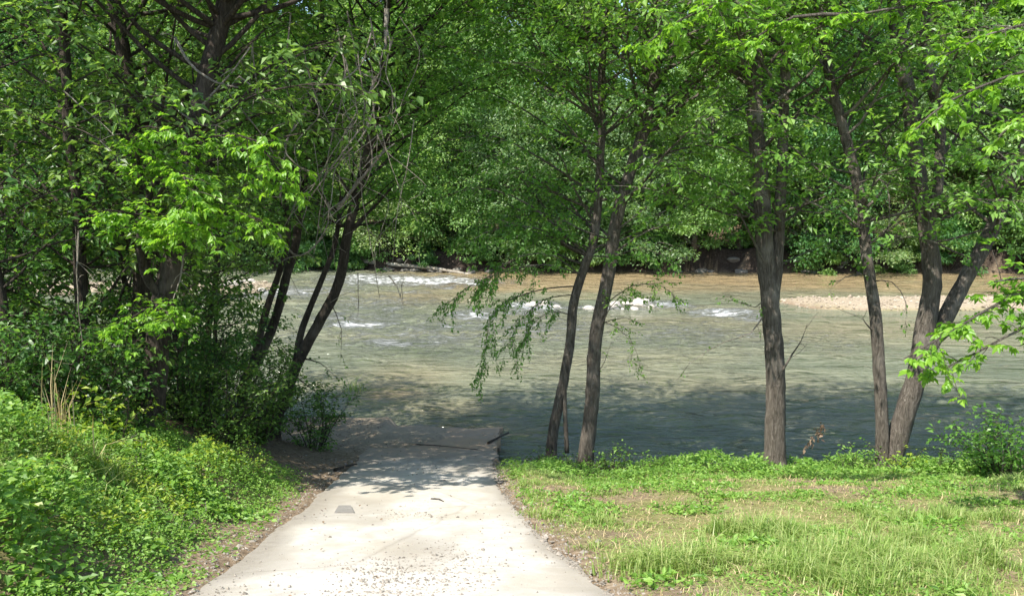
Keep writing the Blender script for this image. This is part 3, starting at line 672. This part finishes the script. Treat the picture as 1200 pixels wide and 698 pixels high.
pa, pb = free_tree('thicket_tree', 51, 11, .13, 60, 1.0, 2.9, .13, 'thicket_leaf', 'dark_bark'), free_tree('thicket_tree', 52, 8, .09, 46, .6, 2.4, .12, 'thicket_leaf', 'dark_bark')
ua, ub = [False], [False]
for i, (px, d, v, s, lab) in enumerate([(20, 11.6, 1, .95, 'low dense dark green tree at the edge of the weed mound'), (95, 13.2, 0, 1.0, 'dense dark tree between the weed mound and the straight dark trunk'),
        (-40, 14.5, 0, 1.1, None), (45, 16.5, 0, 1.15, None), (215, 16.5, 1, 1.0, 'small dark tree in the shade behind the box elder trunk'), (120, 19, 0, 1.1, None), (-90, 19, 0, 1.2, None),
        (10, 21, 1, 1.2, None), (235, 20.5, 1, 1.1, None), (-120, 12.5, 1, 1.2, None), (-230, 16, 0, 1.2, None), (-260, 21, 0, 1.2, None), (170, 17.5, 1, 1.0, None), (250, 22.3, 1, .9, None), (205, 22.0, 1, 1.1, None)]):
    q = P(px, 400, d)
    place((pa, pb)[v], (ua, ub)[v], q[0], q[1], random.uniform(0, 6.28), s, lab or 'dark leafy tree deep in the shaded thicket on the near bank', 'dark trees filling the thicket')

def shrub(name, label, loc, rng, h, w_, n_st, leaf, leafmat, group=None, droop=.3, dens=1.0, barkm='dark_bark', cat='shrub'):
    root = empty(name, (loc[0], loc[1], zg1(loc[0], loc[1])), label, cat, group); acc = ([], [], []); wd = MB()
    for k in range(n_st):
        az = rng.uniform(0, 6.283); t = rng.uniform(.1, 1)
        limb_grow(wd, acc, rng, np.array([math.cos(az), math.sin(az), -.15]) * [.12 * w_, .12 * w_, 1], [math.cos(az) * t * w_ / h, math.sin(az) * t * w_ / h, .9], h * rng.uniform(.6, 1.15), .006 + h * .007, leaf, droop, twig=.13, tl=h * .30, dens=dens, bare=.1)
    tag(wood_part('stems', wd, barkm, root), kind='stuff')
    mb = MB(); leaves(mb, np.vstack(acc[0]), np.vstack(acc[1]), leaf, rng, .55); tag(mb.build('foliage', MATS[leafmat], root), kind='stuff')
    return root
rng = np.random.default_rng(60)
for px, d, h, w_, nst, lab in [(365, 17.0, 1.5, 1.1, 16, 'leafy shrub clasping the foot of the forked leaning trunk'), (255, 13.6, 1.7, 1.3, 18, 'dark shrub on the shaded dirt beside the box elder trunk'),
        (295, 15.2, 1.9, 1.3, 20, 'loose dark shrub growing between the box elder and the forked leaning trunk'), (225, 14.2, 2.1, 1.5, 20, None), (305, 18.8, 1.6, 1.3, 14, None),
        (60, 11.3, 1.8, 1.6, 20, None), (110, 11.6, 1.6, 1.4, 18, None), (-10, 10.6, 1.7, 1.5, 18, None), (140, 16.5, 2.2, 1.7, 18, None), (40, 19, 2.4, 1.8, 18, None), (200, 19.5, 2.0, 1.6, 16, None), (270, 21.5, 1.6, 1.4, 14, None)]:
    q = P(px, 450, d)
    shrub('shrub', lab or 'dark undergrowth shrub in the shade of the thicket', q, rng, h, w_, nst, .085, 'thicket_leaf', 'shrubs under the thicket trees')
q = P(132, 470, 10.4); shrub('sapling', 'young sapling with pale yellow green leaves above the weed mound', q, rng, 1.05, .45, 5, .10, 'yellow_leaf', cat='sapling')
q = P(1178, 560, 13.6); shrub('shrub', 'leafy shrub with dry cut stalks on the lawn edge at the river', q, rng, 1.25, 1.2, 30, .095, 'bank_leaf')
q = P(1064, 556, 14.7); shrub('weed_plant', 'clump of yellow green weeds at the foot of the thick forked trunk', q, rng, .55, .6, 14, .085, 'yellow_leaf', cat='weed')
q = P(720, 545, 15.6); shrub('weed_plant', 'upright leafy weed beside the straight ridged trunk', q, rng, .7, .5, 9, .075, 'weed_leaf', cat='weed')
for px, py, d in [(650, 535, 16.0), (672, 540, 15.9), (632, 532, 16.2), (700, 542, 15.9), (618, 545, 15.7), (640, 545, 15.6), (662, 548, 15.5), (690, 548, 15.5), (712, 548, 15.6), (735, 548, 15.7)]:
    q = P(px, py, d); shrub('weed_plant', 'dark green weeds in the shade around the feet of the slim trunks', q, rng, .42, .5, 12, .06, 'thicket_leaf', 'weeds around the slim trunks', cat='weed')
for px, py, d, h, n_ in [(760, 552, 15.2, .55, 7), (800, 552, 15.1, .4, 6), (870, 550, 15.2, .5, 8), (935, 556, 14.9, .38, 8), (985, 556, 14.8, .5, 7), (1005, 552, 15.0, .7, 6), (1100, 562, 14.5, .6, 9), (1130, 566, 14.2, .45, 8)]:
    q = P(px, py, d); shrub('weed_plant', 'loose bright weed sticking up out of the bank edge', q, rng, h, h * .7, n_, .07, 'weed_leaf', 'weeds along the bank edge', cat='weed')
q = P(850, 548, 15.1); shrub('weed_plant', 'low weed with pinkish withered leaves on the bank edge', q, rng, .22, .3, 7, .06, 'pink_leaf', cat='weed')
q = P(690, 552, 15.0); shrub('weed_plant', 'tiny weed with pinkish leaves near the straight ridged trunk', q, rng, .14, .15, 4, .05, 'pink_leaf', cat='weed')

for px, py, d, h, mt, lab in [(40, 560, 8.6, .6, 'weed_leaf', 'tall leafy weed standing beside the dry straw stalks'), (150, 520, 9.6, .55, 'weed_leaf', 'bushy weed on the crest of the mound below the sapling'), (235, 520, 10.6, .5, 'weed_leaf', 'leafy weed at the shaded rim of the mound'),
        (110, 620, 6.9, .4, 'yellow_leaf', 'yellow leaved weed low on the mound near the dirt strip'), (20, 640, 6.4, .45, 'yellow_leaf', 'yellowish broad leaved weed on the lower mound'), (200, 580, 8.2, .42, 'weed_leaf', 'round leafy weed at the edge of the dirt strip')]:
    q = P(px, py, d); shrub('weed_plant', lab, q, rng, h, h * 1.0, 9, .085, mt, cat='weed', barkm='vine_wood')

# ------------------------------------------------------------------ far bank: trees, shrubs
def far_tree(name, seed, H, wid, z0, n_cl, n_leaf, leaf, trunk_r=.28, mat='far_leaf'):
    rng = np.random.default_rng(seed); root = empty(name, (0, 0, 0), '-', 'tree')
    p = np.array([0, 0, -.5]); d = unit([rng.normal(0, .08), rng.normal(0, .08), 1]); pts = [p]
    while p[2] < H * .9: d = unit(d + [rng.normal(0, .05), rng.normal(0, .05), .05]); p = p + d * 1.6; pts.append(p)
    pts = np.array(pts); mb = MB(); tp = spline(pts, .8); mb.tube(tp, np.linspace(trunk_r, .04, len(tp)), 8, .06, rng); wood_part('trunk', mb, 'bark', root)
    wd = MB(); cm = MB(); per = n_leaf // n_cl
    for k in range(n_cl):
        h = z0 + (H - z0) * rng.uniform(0, 1) ** .85; f = (h - z0) / (H - z0); az = rng.uniform(0, 6.283)
        rr = wid * math.sqrt(max(.05, 1 - (abs(f - .38) / .68) ** 2)) * rng.uniform(.35, 1.05)
        j = np.argmin(abs(tp[:, 2] - max(.5, h - rr * .35))); st = tp[j]; c = np.array([tp[j][0] + math.cos(az) * rr, tp[j][1] + math.sin(az) * rr, h])
        mid = (st + c) / 2 + [0, 0, rr * .12]; ln = spline([st, mid, c], 1.0); wd.tube(ln, np.linspace(.05 + .012 * rr, .012, len(ln)), 4)
        sx = rng.uniform(.8, 1.7) * wid / 4.2
        for sub in range(3):                     # tiers of flat sprays
            cc = c + rng.normal(0, sx * .55, 3) * [1, 1, .6]; n = per // 3
            u = unit(rng.normal(0, 1, (n, 3))) * (rng.uniform(.0, 1, (n, 1)) ** .45); pos = cc + u * [sx, sx, sx * .42]
            pos[:, 2] -= .16 * np.linalg.norm(pos[:, :2] - cc[:2], axis=1) ** 2 / sx
            leaves(cm, pos, u * [1, 1, .3] + rng.normal(0, .5, (n, 3)) + [0, 0, -.25], leaf, rng, .62, .12, .15, .5)
    tag(wood_part('limbs', wd, 'bark', root), kind='stuff'); tag(cm.build('crown', MATS[mat], root), kind='stuff')
    return root
FV = [far_tree('far_tree', 101, 23, 4.6, 2.0, 120, 34000, .27), far_tree('far_tree', 102, 20, 4.4, .4, 115, 33000, .25), far_tree('far_tree', 103, 26, 4.2, 5.0, 110, 30000, .27, .34, 'pale_far_leaf'),
      far_tree('far_tree', 104, 12, 4.0, .2, 85, 24000, .23, .2, 'pale_far_leaf'), far_tree('far_tree', 105, 24, 5.2, 3.0, 130, 36000, .29)]
FU = [[False] for _ in FV]
LOOK = ['rounded green tree', 'full leafy tree reaching low', 'tall bare trunked tree', 'small bushy tree', 'broad spreading tree']
def where(x, row):
    s = 'behind the boulders' if -2 < x < 9 else 'behind the gravel bar' if x >= 15 else 'beyond the cut bank' if x >= 9 else 'above the fallen log' if -14 < x <= -2 else 'beyond the white water'
    return ['at the far water edge ', 'on the rising far bank ', 'on the upper far slope '][row] + s
rr = np.random.default_rng(9)
for row, (y0, y1, step, half) in enumerate([(65.9, 69.5, 3.3, 56), (78, 86, 5.6, 64), (94, 110, 7, 80)]):
    x = -half
    while x < half:
        y = rr.uniform(y0, y1) + (3.2 * float(sstep(-2, -22, x)) if row == 0 else 0); v = rr.choice(5, p=([.22, .34, .04, .28, .12] if x < 11 else [.38, .08, .12, .06, .36]) if row == 0 else [.25, .2, .2, .1, .25])
        o = place(FV[v], FU[v], x + rr.normal(0, .8), y, rr.uniform(0, 6.28), rr.uniform(.85, 1.15) * (1, 1.12, 1.2)[row], LOOK[v] + ' ' + where(x, row), 'trees on the far bank', -.1)
        if row == 0: o.rotation_mode = 'ZYX'; o.rotation_euler.x = R(rr.uniform(4, 13))      # leaning out over the water
        x += step * rr.uniform(.75, 1.3)
def far_shrub(seed, n=5000):
    rng = np.random.default_rng(seed); root = empty('far_shrub', (0, 0, 0), '-', 'shrub'); cm = MB(); wd = MB()
    for k in range(26):
        az = rng.uniform(0, 6.28); r_ = rng.uniform(.2, 2.3); c = np.array([math.cos(az) * r_, math.sin(az) * r_, rng.uniform(.1, 3.2) * (1.15 - r_ * .25)])
        wd.tube(spline([[0, 0, -.3], c * [.4, .4, .7], c], .5), np.linspace(.03, .01, len(spline([[0, 0, -.3], c * [.4, .4, .7], c], .5))), 4)
        m = n // 26; u = unit(rng.normal(0, 1, (m, 3))) * rng.uniform(0, 1, (m, 1)) ** .45
        leaves(cm, c + u * [.75, .75, .36] * rng.uniform(.5, 1.2), u * [1, 1, .3] + rng.normal(0, .5, (m, 3)) + [0, 0, -.3], .2, rng, .6)
    tag(wood_part('stems', wd, 'dark_bark', root), kind='stuff'); tag(cm.build('foliage', MATS['far_leaf'], root), kind='stuff'); return root
SV = [far_shrub(201), far_shrub(202)]; SU = [[False], [False]]
for i in range(40):
    x = -46 + i * 2.4 + rr.normal(0, .6); far = 65.5 + 3.2 * float(sstep(-2, -22, x))
    y = far + ((rr.uniform(-.1, .8) if rr.uniform() < .6 else rr.uniform(1.5, 4)) if x > 9 else rr.uniform(.2, 1.8))
    place(SV[i % 2], SU[i % 2], x, y, rr.uniform(0, 6.28), rr.uniform(.6, 1.5), 'green shrub ' + where(x, 0), 'shrubs along the far bank', -.15)

# ------------------------------------------------------------------ rocks, log
def rock_mesh(seed, mat, flat=.6):
    import bmesh
    bm = bmesh.new(); bmesh.ops.create_icosphere(bm, subdivisions=3, radius=1); rng = np.random.default_rng(seed)
    pl = [(unit(rng.normal(0, 1, 3)), rng.uniform(.62, .95)) for _ in range(12)]
    for v in bm.verts:
        p = np.array(v.co)
        for n, d in pl:
            e = p @ n - d
            if e > 0: p = p - n * e
        p = p * (1 + .10 * (float(vnoise(p[0] * 3 + 9, p[1] * 3 + p[2] * 5, seed)) - .5)); p[2] *= flat; v.co = p
    m = bpy.data.meshes.new('rock'); bm.to_mesh(m); bm.free(); m.materials.append(MATS[mat]); return m
RM = [rock_mesh(300 + i, 'river_rock') for i in range(4)]; DM = [rock_mesh(310 + i, 'dark_rock', .55) for i in range(3)]
for i, (px, py, wp, lab) in enumerate([(624, 358, 22, 'pale boulder with white water, apart from the boulder row'), (640, 355, 18, 'pale boulder touching the one in white water'), (653, 358, 12, None), (690, 360, 15, None), (706, 358, 12, None), (722, 357, 20, None),
        (736, 355, 18, None), (752, 355, 27, 'largest pale boulder at the end of the boulder row in the river'), (743, 361, 14, None), (764, 358, 10, None), (730, 361, 9, None)]):
    q = PW(px, py + 2); o = link('boulder', RM[i % 4], None, (q[0], q[1], .02)); s = wp / 950 * q[1] / 2; o.scale = (s, s * .9, s * rr.uniform(.8, 1.15)); o.rotation_euler = (0, 0, rr.uniform(0, 6))
    tag(o, lab or 'pale boulder in the row standing in the brown river', 'boulder', 'boulders standing in the river')
for i, (px, py, wp) in enumerate([(238, 345, 26), (258, 341, 20), (274, 338, 28), (292, 335, 18), (306, 342, 15), (248, 333, 18), (222, 338, 20), (283, 346, 14)]):
    q = PW(px, py); o = link('shoal_rock', RM[(i + 1) % 4], None, (q[0], q[1], max(0, zg1(q[0], q[1])) + .03)); s = wp / 950 * q[1] / 2; o.scale = (s, s * .8, s * .7); o.rotation_euler = (0, 0, rr.uniform(0, 6))
    tag(o, 'white sunlit rock on the shoal glimpsed through the leaning trunks', 'rock', 'rocks on the shoal')
for i in range(34):
    px = rr.uniform(400, 600) if i < 18 else rr.uniform(770, 1010); q = PW(px, 314 if i < 18 else 319); yy = 65.8 + 3.2 * float(sstep(-2, -22, q[0])) + rr.uniform(-.4, .7)
    o = link('bank_rock', DM[i % 3], None, (q[0], yy, max(.0, zg1(q[0], yy)) + .05)); s = rr.uniform(.2, .55); o.scale = (s * 1.3, s, s); o.rotation_euler = (0, 0, rr.uniform(0, 6))
    tag(o, 'dark rock at the far waterline ' + ('under the fallen log' if i < 18 else 'below the cut bank'), 'rock', 'rocks along the far waterline')
A = PW(560, 321); B_ = P(418, 305, 68.5)
root = empty('fallen_log', A, 'long bleached fallen trunk slanting from the far bank to the water', 'log')
mb = MB(); pts = spline([A - A + [0, 0, -.15], (B_ - A) * .35 + [0, 0, .05], (B_ - A) * .7, (B_ - A)], .4); mb.tube(pts, np.linspace(.10, .2, len(pts)), 8, .08, rng, True); wood_part('trunk', mb, 'pale_wood', root)
for f, dv in ((.45, [-.3, -.4, 1.2]), (.6, [.5, -.5, .8]), (.95, [-.4, -.3, -1.0])):
    mb = MB(); c = (B_ - A) * f; mb.tube(spline([c, c + np.array(dv) * .6, c + np.array(dv) * 1.3 + [.3, 0, 0]], .3), np.linspace(.06, .015, len(spline([c, c + np.array(dv) * .6, c + np.array(dv) * 1.3 + [.3, 0, 0]], .3))), 5); wood_part('branch', mb, 'pale_wood', root)

# ------------------------------------------------------------------ vines, dead twigs, driftwood
VN = 'bare vines tangled in the thicket'
XV = []; rv = np.random.default_rng(88)
for i in range(20):
    a_, b_ = rv.uniform(330, 470), rv.uniform(10, 180); pth = [(a_, b_, 14.5)]
    for k in range(4): a_ += rv.normal(-6, 20); b_ += rv.uniform(15, 50); pth.append((a_, b_, 14.5 + rv.normal(0, .3)))
    XV.append((pth, rv.uniform(.007, .014), None, 'vine_wood'))
for i, (path, r_, lab, mt) in enumerate([
    ([(324, 268, 15), (338, 292, 15), (352, 300, 15), (370, 290, 15), (386, 262, 15), (387, 236, 15)], .018, 'looping bare vine hanging like a swing between the leaning trunks', 'vine_wood'),
    ([(396, 245, 15.5), (415, 220, 15.3), (437, 192, 15.2), (452, 172, 15.2)], .03, 'pale bundle of broken twigs caught on the leaning trunk', 'pale_wood'),
    ([(400, 238, 15.4), (425, 206, 15.3), (448, 180, 15.2), (462, 168, 15.1)], .018, None, 'pale_wood'),
    ([(453, 10, 15.5), (452, 40, 15.5), (450, 62, 15.5)], .04, 'pale broken stick hanging upright high in the thicket', 'pale_wood'),
    ([(205, 45, 12), (222, 75, 11.9), (250, 95, 11.8), (277, 102, 11.8)], .022, 'pale crooked dead branch above the box elder leaves', 'pale_wood'),
    ([(235, 125, 11.9), (262, 95, 11.8), (290, 55, 11.7)], .02, 'pale straight dead branch crossing above the box elder leaves', 'pale_wood'),
    ([(200, 125, 11.7), (240, 148, 11.6), (275, 140, 11.6)], .013, None, 'pale_wood'), ([(280, 90, 12), (300, 105, 12), (312, 120, 12)], .012, None, 'pale_wood'),
    ([(75, 105, 11.5), (110, 135, 11.4), (132, 158, 11.3)], .010, None, 'pale_wood'), ([(118, 165, 11), (140, 185, 11), (160, 192, 11)], .009, None, 'pale_wood'),
    ([(296, 50, 14), (300, 90, 14), (309, 120, 14)], .013, None, 'vine_wood'), ([(341, 16, 14.5), (338, 60, 14.5), (335, 100, 14.5), (345, 130, 14.5)], .013, None, 'vine_wood'),
    ([(420, 60, 15), (428, 130, 15), (425, 200, 15), (440, 290, 15), (446, 345, 15)], .010, None, 'vine_wood'), ([(485, 140, 15.5), (478, 190, 15.5), (464, 250, 15.5), (458, 310, 15.5)], .009, None, 'vine_wood'),
    ([(420, 320, 15), (421, 350, 15), (420, 372, 15)], .008, None, 'vine_wood'), ([(455, 322, 15.5), (466, 336, 15.5), (473, 356, 15.5)], .011, None, 'pale_wood'),
    ([(395, 30, 15), (405, 90, 15), (390, 160, 15), (380, 235, 15), (370, 300, 15.2)], .014, None, 'vine_wood'), ([(440, 90, 15.2), (430, 130, 15.2), (445, 160, 15.2), (428, 190, 15.2)], .014, None, 'vine_wood'),
    ([(93, 270, 11), (90, 330, 11), (96, 400, 11)], .012, None, 'vine_wood'), ([(215, 300, 11.6), (212, 330, 11.6), (205, 352, 11.6)], .014, None, 'vine_wood'), ([(270, 110, 13), (320, 180, 13.5), (330, 240, 14)], .012, None, 'vine_wood'),
    ([(410, 30, 16), (380, 90, 15.5), (340, 160, 15), (330, 230, 14.6)], .016, None, 'vine_wood'), ([(355, 60, 15), (372, 120, 15.2), (400, 170, 15.3), (430, 215, 15.4)], .012, None, 'vine_wood')] + XV):
    path = [(a_, b_, c_ if c_ < 13 else 12.6 + (c_ - 13) * .3) for a_, b_, c_ in path]; r_ *= 1.15
    pts = spline([P(*p) for p in path], .12); rg = np.random.default_rng(400 + i); pts = pts + np.cumsum(rg.normal(0, .006, pts.shape), 0)
    mb = MB(); mb.tube(pts - pts[0], np.linspace(r_, r_ * .45, len(pts)), 5)
    for k in range(rg.integers(2, 6)):
        j = rg.integers(0, len(pts)); d = unit(rg.normal(0, 1, 3) + [0, 0, -.3]); tl_ = rg.uniform(.2, .6); tp = spline([pts[j] - pts[0], pts[j] - pts[0] + d * tl_ * .5, pts[j] - pts[0] + d * tl_ + [0, 0, -.08]], .1); mb.tube(tp, np.linspace(r_ * .45, .003, len(tp)), 4)
    tag(mb.build('bare_vine' if mt == 'vine_wood' else 'dead_branch', MATS[mt], None, True, loc=tuple(pts[0])), lab or (('thin bare vine in the grey tangle before the leaning trunks' if i >= 23 else 'bare vine hanging among the leaves of the thicket') if mt == 'vine_wood' else 'thin pale dead twig caught in the thicket leaves'), 'vine' if mt == 'vine_wood' else 'branch', VN)
def twig_thing(name, label, path, r_, mat, cat, leafy=0):
    pts = spline([P(*p) for p in path], .08); root = empty(name, pts[0], label, cat); mb = MB(); mb.tube(pts - pts[0], np.linspace(r_, r_ * .4, len(pts)), 5); wood_part('stick', mb, mat, root)
    if leafy:
        rg = np.random.default_rng(5); t = rg.uniform(.35, 1, leafy); p = (pts - pts[0])[(t * (len(pts) - 1)).astype(int)] + rg.normal(0, .035, (leafy, 3)); mb = MB()
        leaves(mb, p, rg.normal(0, .5, (leafy, 3)) + [0, 0, -.8], .09, rg, .6); tag(mb.build('withered_leaves', MATS['dead_leaf'], root), kind='stuff')
    return root
twig_thing('dead_twig', 'bent twig with brown withered leaves sticking out before the river', [(925, 548, 15.4), (938, 535, 15.4), (952, 515, 15.4), (963, 498, 15.4), (958, 520, 15.4)], .008, 'dark_bark', 'twig', 46)
q = on_ramp(583, 516)
for nm, lab, (ax, ay), (bx, by), r_ in [('driftwood', 'dark stick of driftwood lying across the foot of the ramp', (572, 520), (596, 508), .032), ('driftwood', 'thin dark stick washed onto the ramp', (468, 507), (492, 510), .025),
                                       ('driftwood', 'thin dark branch lying at the shaded ramp edge', (392, 552), (418, 545), .03), ('driftwood', 'short twig lying on the sunlit concrete', (505, 585), (520, 588), .012), ('driftwood', 'long thin twig lying over the lower ramp', (470, 520), (560, 527), .014)]:
    a, b = on_ramp(ax, ay), on_ramp(bx, by); m = (a + b) / 2 + [.02, .02, .012]; pts = spline([a, m, b], .06); mb = MB(); mb.tube(pts - a + [0, 0, r_ * .9], np.linspace(r_, r_ * .5, len(pts)), 6, .1, rng, True)
    tag(mb.build(nm, MATS['dark_bark'], None, True, loc=tuple(a)), lab, 'stick', 'sticks on the ramp')
for (px, py, d, s, lab) in [(604, 537, 16.3, .34, 'pale flat chunk of broken concrete beside the ramp'), (592, 545, 15.6, .16, 'small broken concrete piece at the ramp edge'), (742, 540, 16.2, .2, 'dark wet stone at the water beside the straight ridged trunk')]:
    q = P(px, py, d); o = link('broken_slab', RM[1] if 'dark' not in lab else DM[0], None, (q[0], q[1], zg1(q[0], q[1]) + s * .12)); o.scale = (s, s * .7, s * .45); tag(o, lab, 'stone')

# ------------------------------------------------------------------ weeds, grass, litter
rng = np.random.default_rng(15)
def scatter(n, x0, x1, y0, y1, keep):
    x = rng.uniform(x0, x1, n); y = rng.uniform(y0, y1, n); k = rng.uniform(0, 1, n) < keep(x, y); return x[k], y[k]
def blades(mb, x, y, z, h, rng, wid=.006, lean=.35):
    n = len(x); az = rng.uniform(0, 6.283, n); ln = rng.uniform(.1, 1, n) * lean; h = np.asarray(h) * rng.uniform(.55, 1.2, n)
    d = np.stack([np.cos(az), np.sin(az), np.zeros(n)], 1); s = np.stack([-np.sin(az), np.cos(az), np.zeros(n)], 1) * (wid * rng.uniform(.7, 1.4, n))[:, None]
    b = np.stack([x, y, z - .01], 1); m = b + d * (h * ln * .35)[:, None] + [0, 0, 1] * (h * .6)[:, None]; t = b + d * (h * ln * 1.3)[:, None] + [0, 0, 1] * (h * (1 - .35 * ln))[:, None]
    v = np.stack([b - s, b + s, m + s * .8, m - s * .8, t], 1).reshape(-1, 3); i = np.arange(n)[:, None] * 5
    mb.add(v, i + [[0, 1, 2, 3]], i + [[3, 2, 4]])
# broad leaved weeds on the mound
def keepL(x, y):
    dl = ramp_left(y) - x; return np.maximum(.16 * sstep(.03, .25, dl) * sstep(.42, .6, fbm(x * 2.4, y * 2.4, 57)) * (1 - sstep(10, 12.5, y)), sstep(.22, .85, dl + .9 * (fbm(x * .9, y * .9, 23) - .5) + .35 * sstep(8.5, 5.5, y)) * (1 - sstep(10.8, 13.2, y + .55 * np.minimum(0, dl - 3.0) + 1.0 * (fbm(x * .7, y * .7, 24) - .5))))
x, y = scatter(265000, -13, -2.5, 3.2, 13.5, keepL); nc = fbm(x * 1.0, y * 1.0, 25); dl = ramp_left(y) - x
hh = (.10 + .48 * sstep(.35, .7, nc) + .26 * sstep(.52, .72, fbm(x * 2.6, y * 2.6, 29)) + .16 * sstep(2, 4, dl)) * sstep(.3, 1.6, dl) + .03; z = zg(x, y) + hh * rng.uniform(0, 1, len(x)) ** .5
mb = MB(); pos = np.stack([x, y, z], 1); dirs = rng.normal(0, 1, (len(x), 3)) * [1, 1, .3] + [0, 0, -.05]
big = fbm(x * 1.7, y * 1.7, 27) > .58
leaves(mb, pos[~big], dirs[~big], .037, rng, .7, .1, .15, .4); leaves(mb, pos[big][::2], dirs[big][::2], .082, rng, .6, .12, .2, .4)
tag(mb.build('weeds', MATS['weed_leaf']), 'lush bright green broad leaved weeds covering the mound beside the ramp', 'weeds', kind='stuff')
mb = MB(); kk = (fbm(x * 1.9 + 5, y * 1.9, 58) > .60) & (dl > 1.0); leaves(mb, pos[kk][::3] + [0, 0, .04], dirs[kk][::3], .055, rng, .6, .1, .2, .4)
tag(mb.build('yellow_weeds', MATS['yellow_leaf']), 'patches of yellower weeds among the green weeds of the mound', 'weeds', kind='stuff')
mb = MB(); x, y = scatter(60000, -13, -3.2, 3.2, 9, lambda x, y: (.08 + .5 * sstep(.45, .65, fbm(x * .8 + 4, y * .8, 28))) * sstep(.9, 2, ramp_left(y) - x)); blades(mb, x, y, zg(x, y) + .06, .30, rng, .005, 1.2)
# lawn
def patchy(x, y): return fbm(x * .75, y * 1.2, 33) * .62 + fbm(x * 2.6, y * 2.6, 34) * .38
def keepR(x, y): return sstep(.0, .35, x - ramp_right(y) + .45 * (fbm(x * 1.6, y * 1.6, 35) - .5)) * np.clip(.14 + sstep(.64, .46, patchy(x, y)) + sstep(8.0, 5.6, y) * .35, 0, 1) * (1 - sstep(15.4, 16.2, y + .07 * np.maximum(0, x - 9)))
x, y = scatter(300000, -.3, 15, 3.2, 16.3, keepR); tall = sstep(.50, .36, patchy(x, y)); 
hv = sstep(.35, .7, fbm(x * 3.1, y * 3.1, 52))
blades(mb, x, y, zg(x, y), .03 + (.17 * tall * sstep(13, 6, y) + .09 * tall) * (.2 + 1.2 * hv * (.4 + .9 * vnoise(x * 7, y * 7, 54))), rng, .0042 + .0016 * sstep(7, 14, y), 1.1)
tag(mb.build('grass', MATS['grass_blade']), 'patchy thin sunlit grass on the lawn above the river', 'grass', kind='stuff')
mb = MB(); x, y = scatter(190000, -.2, 15.5, 3.5, 16.4, lambda x, y: (sstep(.05, .4, x - ramp_right(y)) * (np.clip(sstep(.58, .40, fbm(x * 1.3 + 7, y * 1.3, 36)), 0, 1) * .75 + sstep(13.3, 14.6, y - .06 * x * 0 + .9 * (fbm(x * .8, y * .8, 37) - .5) + .10 * np.maximum(0, x - 8)) * (.3 + .7 * sstep(1.6, 3, x)) * sstep(.30, .50, fbm(x * 1.1 + 3, y * 1.6, 39))) * (1 - sstep(15.6, 16.5, y + .07 * np.maximum(0, x - 9)))))
strip = sstep(13.0, 15.0, y + .10 * np.maximum(0, x - 8)); z = zg(x, y) + (.03 + .24 * strip * (.35 + .65 * sstep(2.5, 4, x)) * sstep(.38, .75, fbm(x * 1.5, y * 1.5, 38) + .15 * (vnoise(x * 5, y * 5, 3) - .5)) + .07 * strip + .06 * sstep(.5, .7, fbm(x * 2.2, y * 2.2, 53))) * rng.uniform(0, 1, len(x)) ** .6
leaves(mb, np.stack([x, y, z], 1), rng.normal(0, 1, (len(x), 3)) * [1, 1, .4] + [0, 0, .2], .046 + .026 * strip + .024 * sstep(.5, .65, fbm(x * 2.2, y * 2.2, 53)), rng, .5, .1, .15, .45)
tag(mb.build('lawn_weeds', MATS['weed_leaf']), 'low clover and leafy weeds growing through the lawn and bank edge', 'weeds', kind='stuff')
mb = MB(); x, y = scatter(34000, -4.6, 15, 3.5, 16, lambda x, y: np.where(x > ramp_right(y), sstep(.1, .5, x - ramp_right(y)) * (.25 + .75 * sstep(.40, .62, patchy(x, y))), 0))
blades(mb, x, y, zg(x, y), .05 + .05 * rng.uniform(0, 1, len(x)) ** 3, rng, .0035, 2.6)
tag(mb.build('dry_grass', MATS['dry_stalk']), 'short dry straw bits between the green grass of the lawn', 'grass', kind='stuff')
# dead leaves and twigs on dirt, ramp and lawn
mb = MB(); x, y = scatter(22000, -9, 12, 4, 22, lambda x, y: np.where(x < ramp_left(y), sstep(11, 14, y) * .9 + .3, np.where(x > ramp_right(y), .28, .02 + .10 * sstep(12.5, 15, y))))
z = np.where((x > ramp_left(y)) & (x < ramp_right(y)), zr(y) + .02, zg(x, y)) + .012; leaves(mb, np.stack([x, y, z], 1), rng.normal(0, 1, (len(x), 3)) * [1, 1, .15], .05, rng, .5, .2, .0, .25)
tag(mb.build('leaf_litter', MATS['dead_leaf']), 'brown dead leaves littering the dirt, the ramp and the lawn', 'litter', kind='stuff')
# single tufts
def tuft(name, label, loc, n, h, mat, spread, cat, lean=.5, wid=.006):
    o_ = MB(); x = rng.normal(0, spread, n); y = rng.normal(0, spread, n); blades(o_, x, y, np.zeros(n), np.full(n, h), rng, wid, lean)
    return tag(o_.build(name, MATS[mat], None, loc=(loc[0], loc[1], zg1(loc[0], loc[1]))), label, cat)
q = P(70, 545, 9.0); tuft('dry_grass_tuft', 'tuft of tall dry straw stalks standing in the green weeds', q, 26, 1.25, 'dry_stalk', .10, 'grass', .22, .006)
q = P(100, 555, 8.8); tuft('dry_grass_tuft', 'bent straw stalks sprawling low over the weeds', q, 12, .7, 'dry_stalk', .08, 'grass', 1.4, .006)
q = PW(412, 458); tuft('sedge_tuft', 'small grass tuft standing in the shallow water off the ramp', (q[0], q[1]), 70, 1.15, 'grass_blade', .13, 'grass', .8, .012).location.z = -.55
for px, py, d in [(1172, 572, 13.3), (1182, 576, 13.2), (1190, 570, 13.3)]:
    q = P(px, py, d); mb = MB(); mb.tube([[0, 0, -.1], [.01, 0, .25], [rng.normal(0, .03), 0, .55]], [.012, .011, .008], 6, cap=True)
    tag(mb.build('cut_stalk', MATS['pale_wood'], None, True, loc=(q[0], q[1], zg1(q[0], q[1]))), 'dry pale cut stalk standing in the lawn edge shrub', 'stalk', 'dry stalks in the shrub')
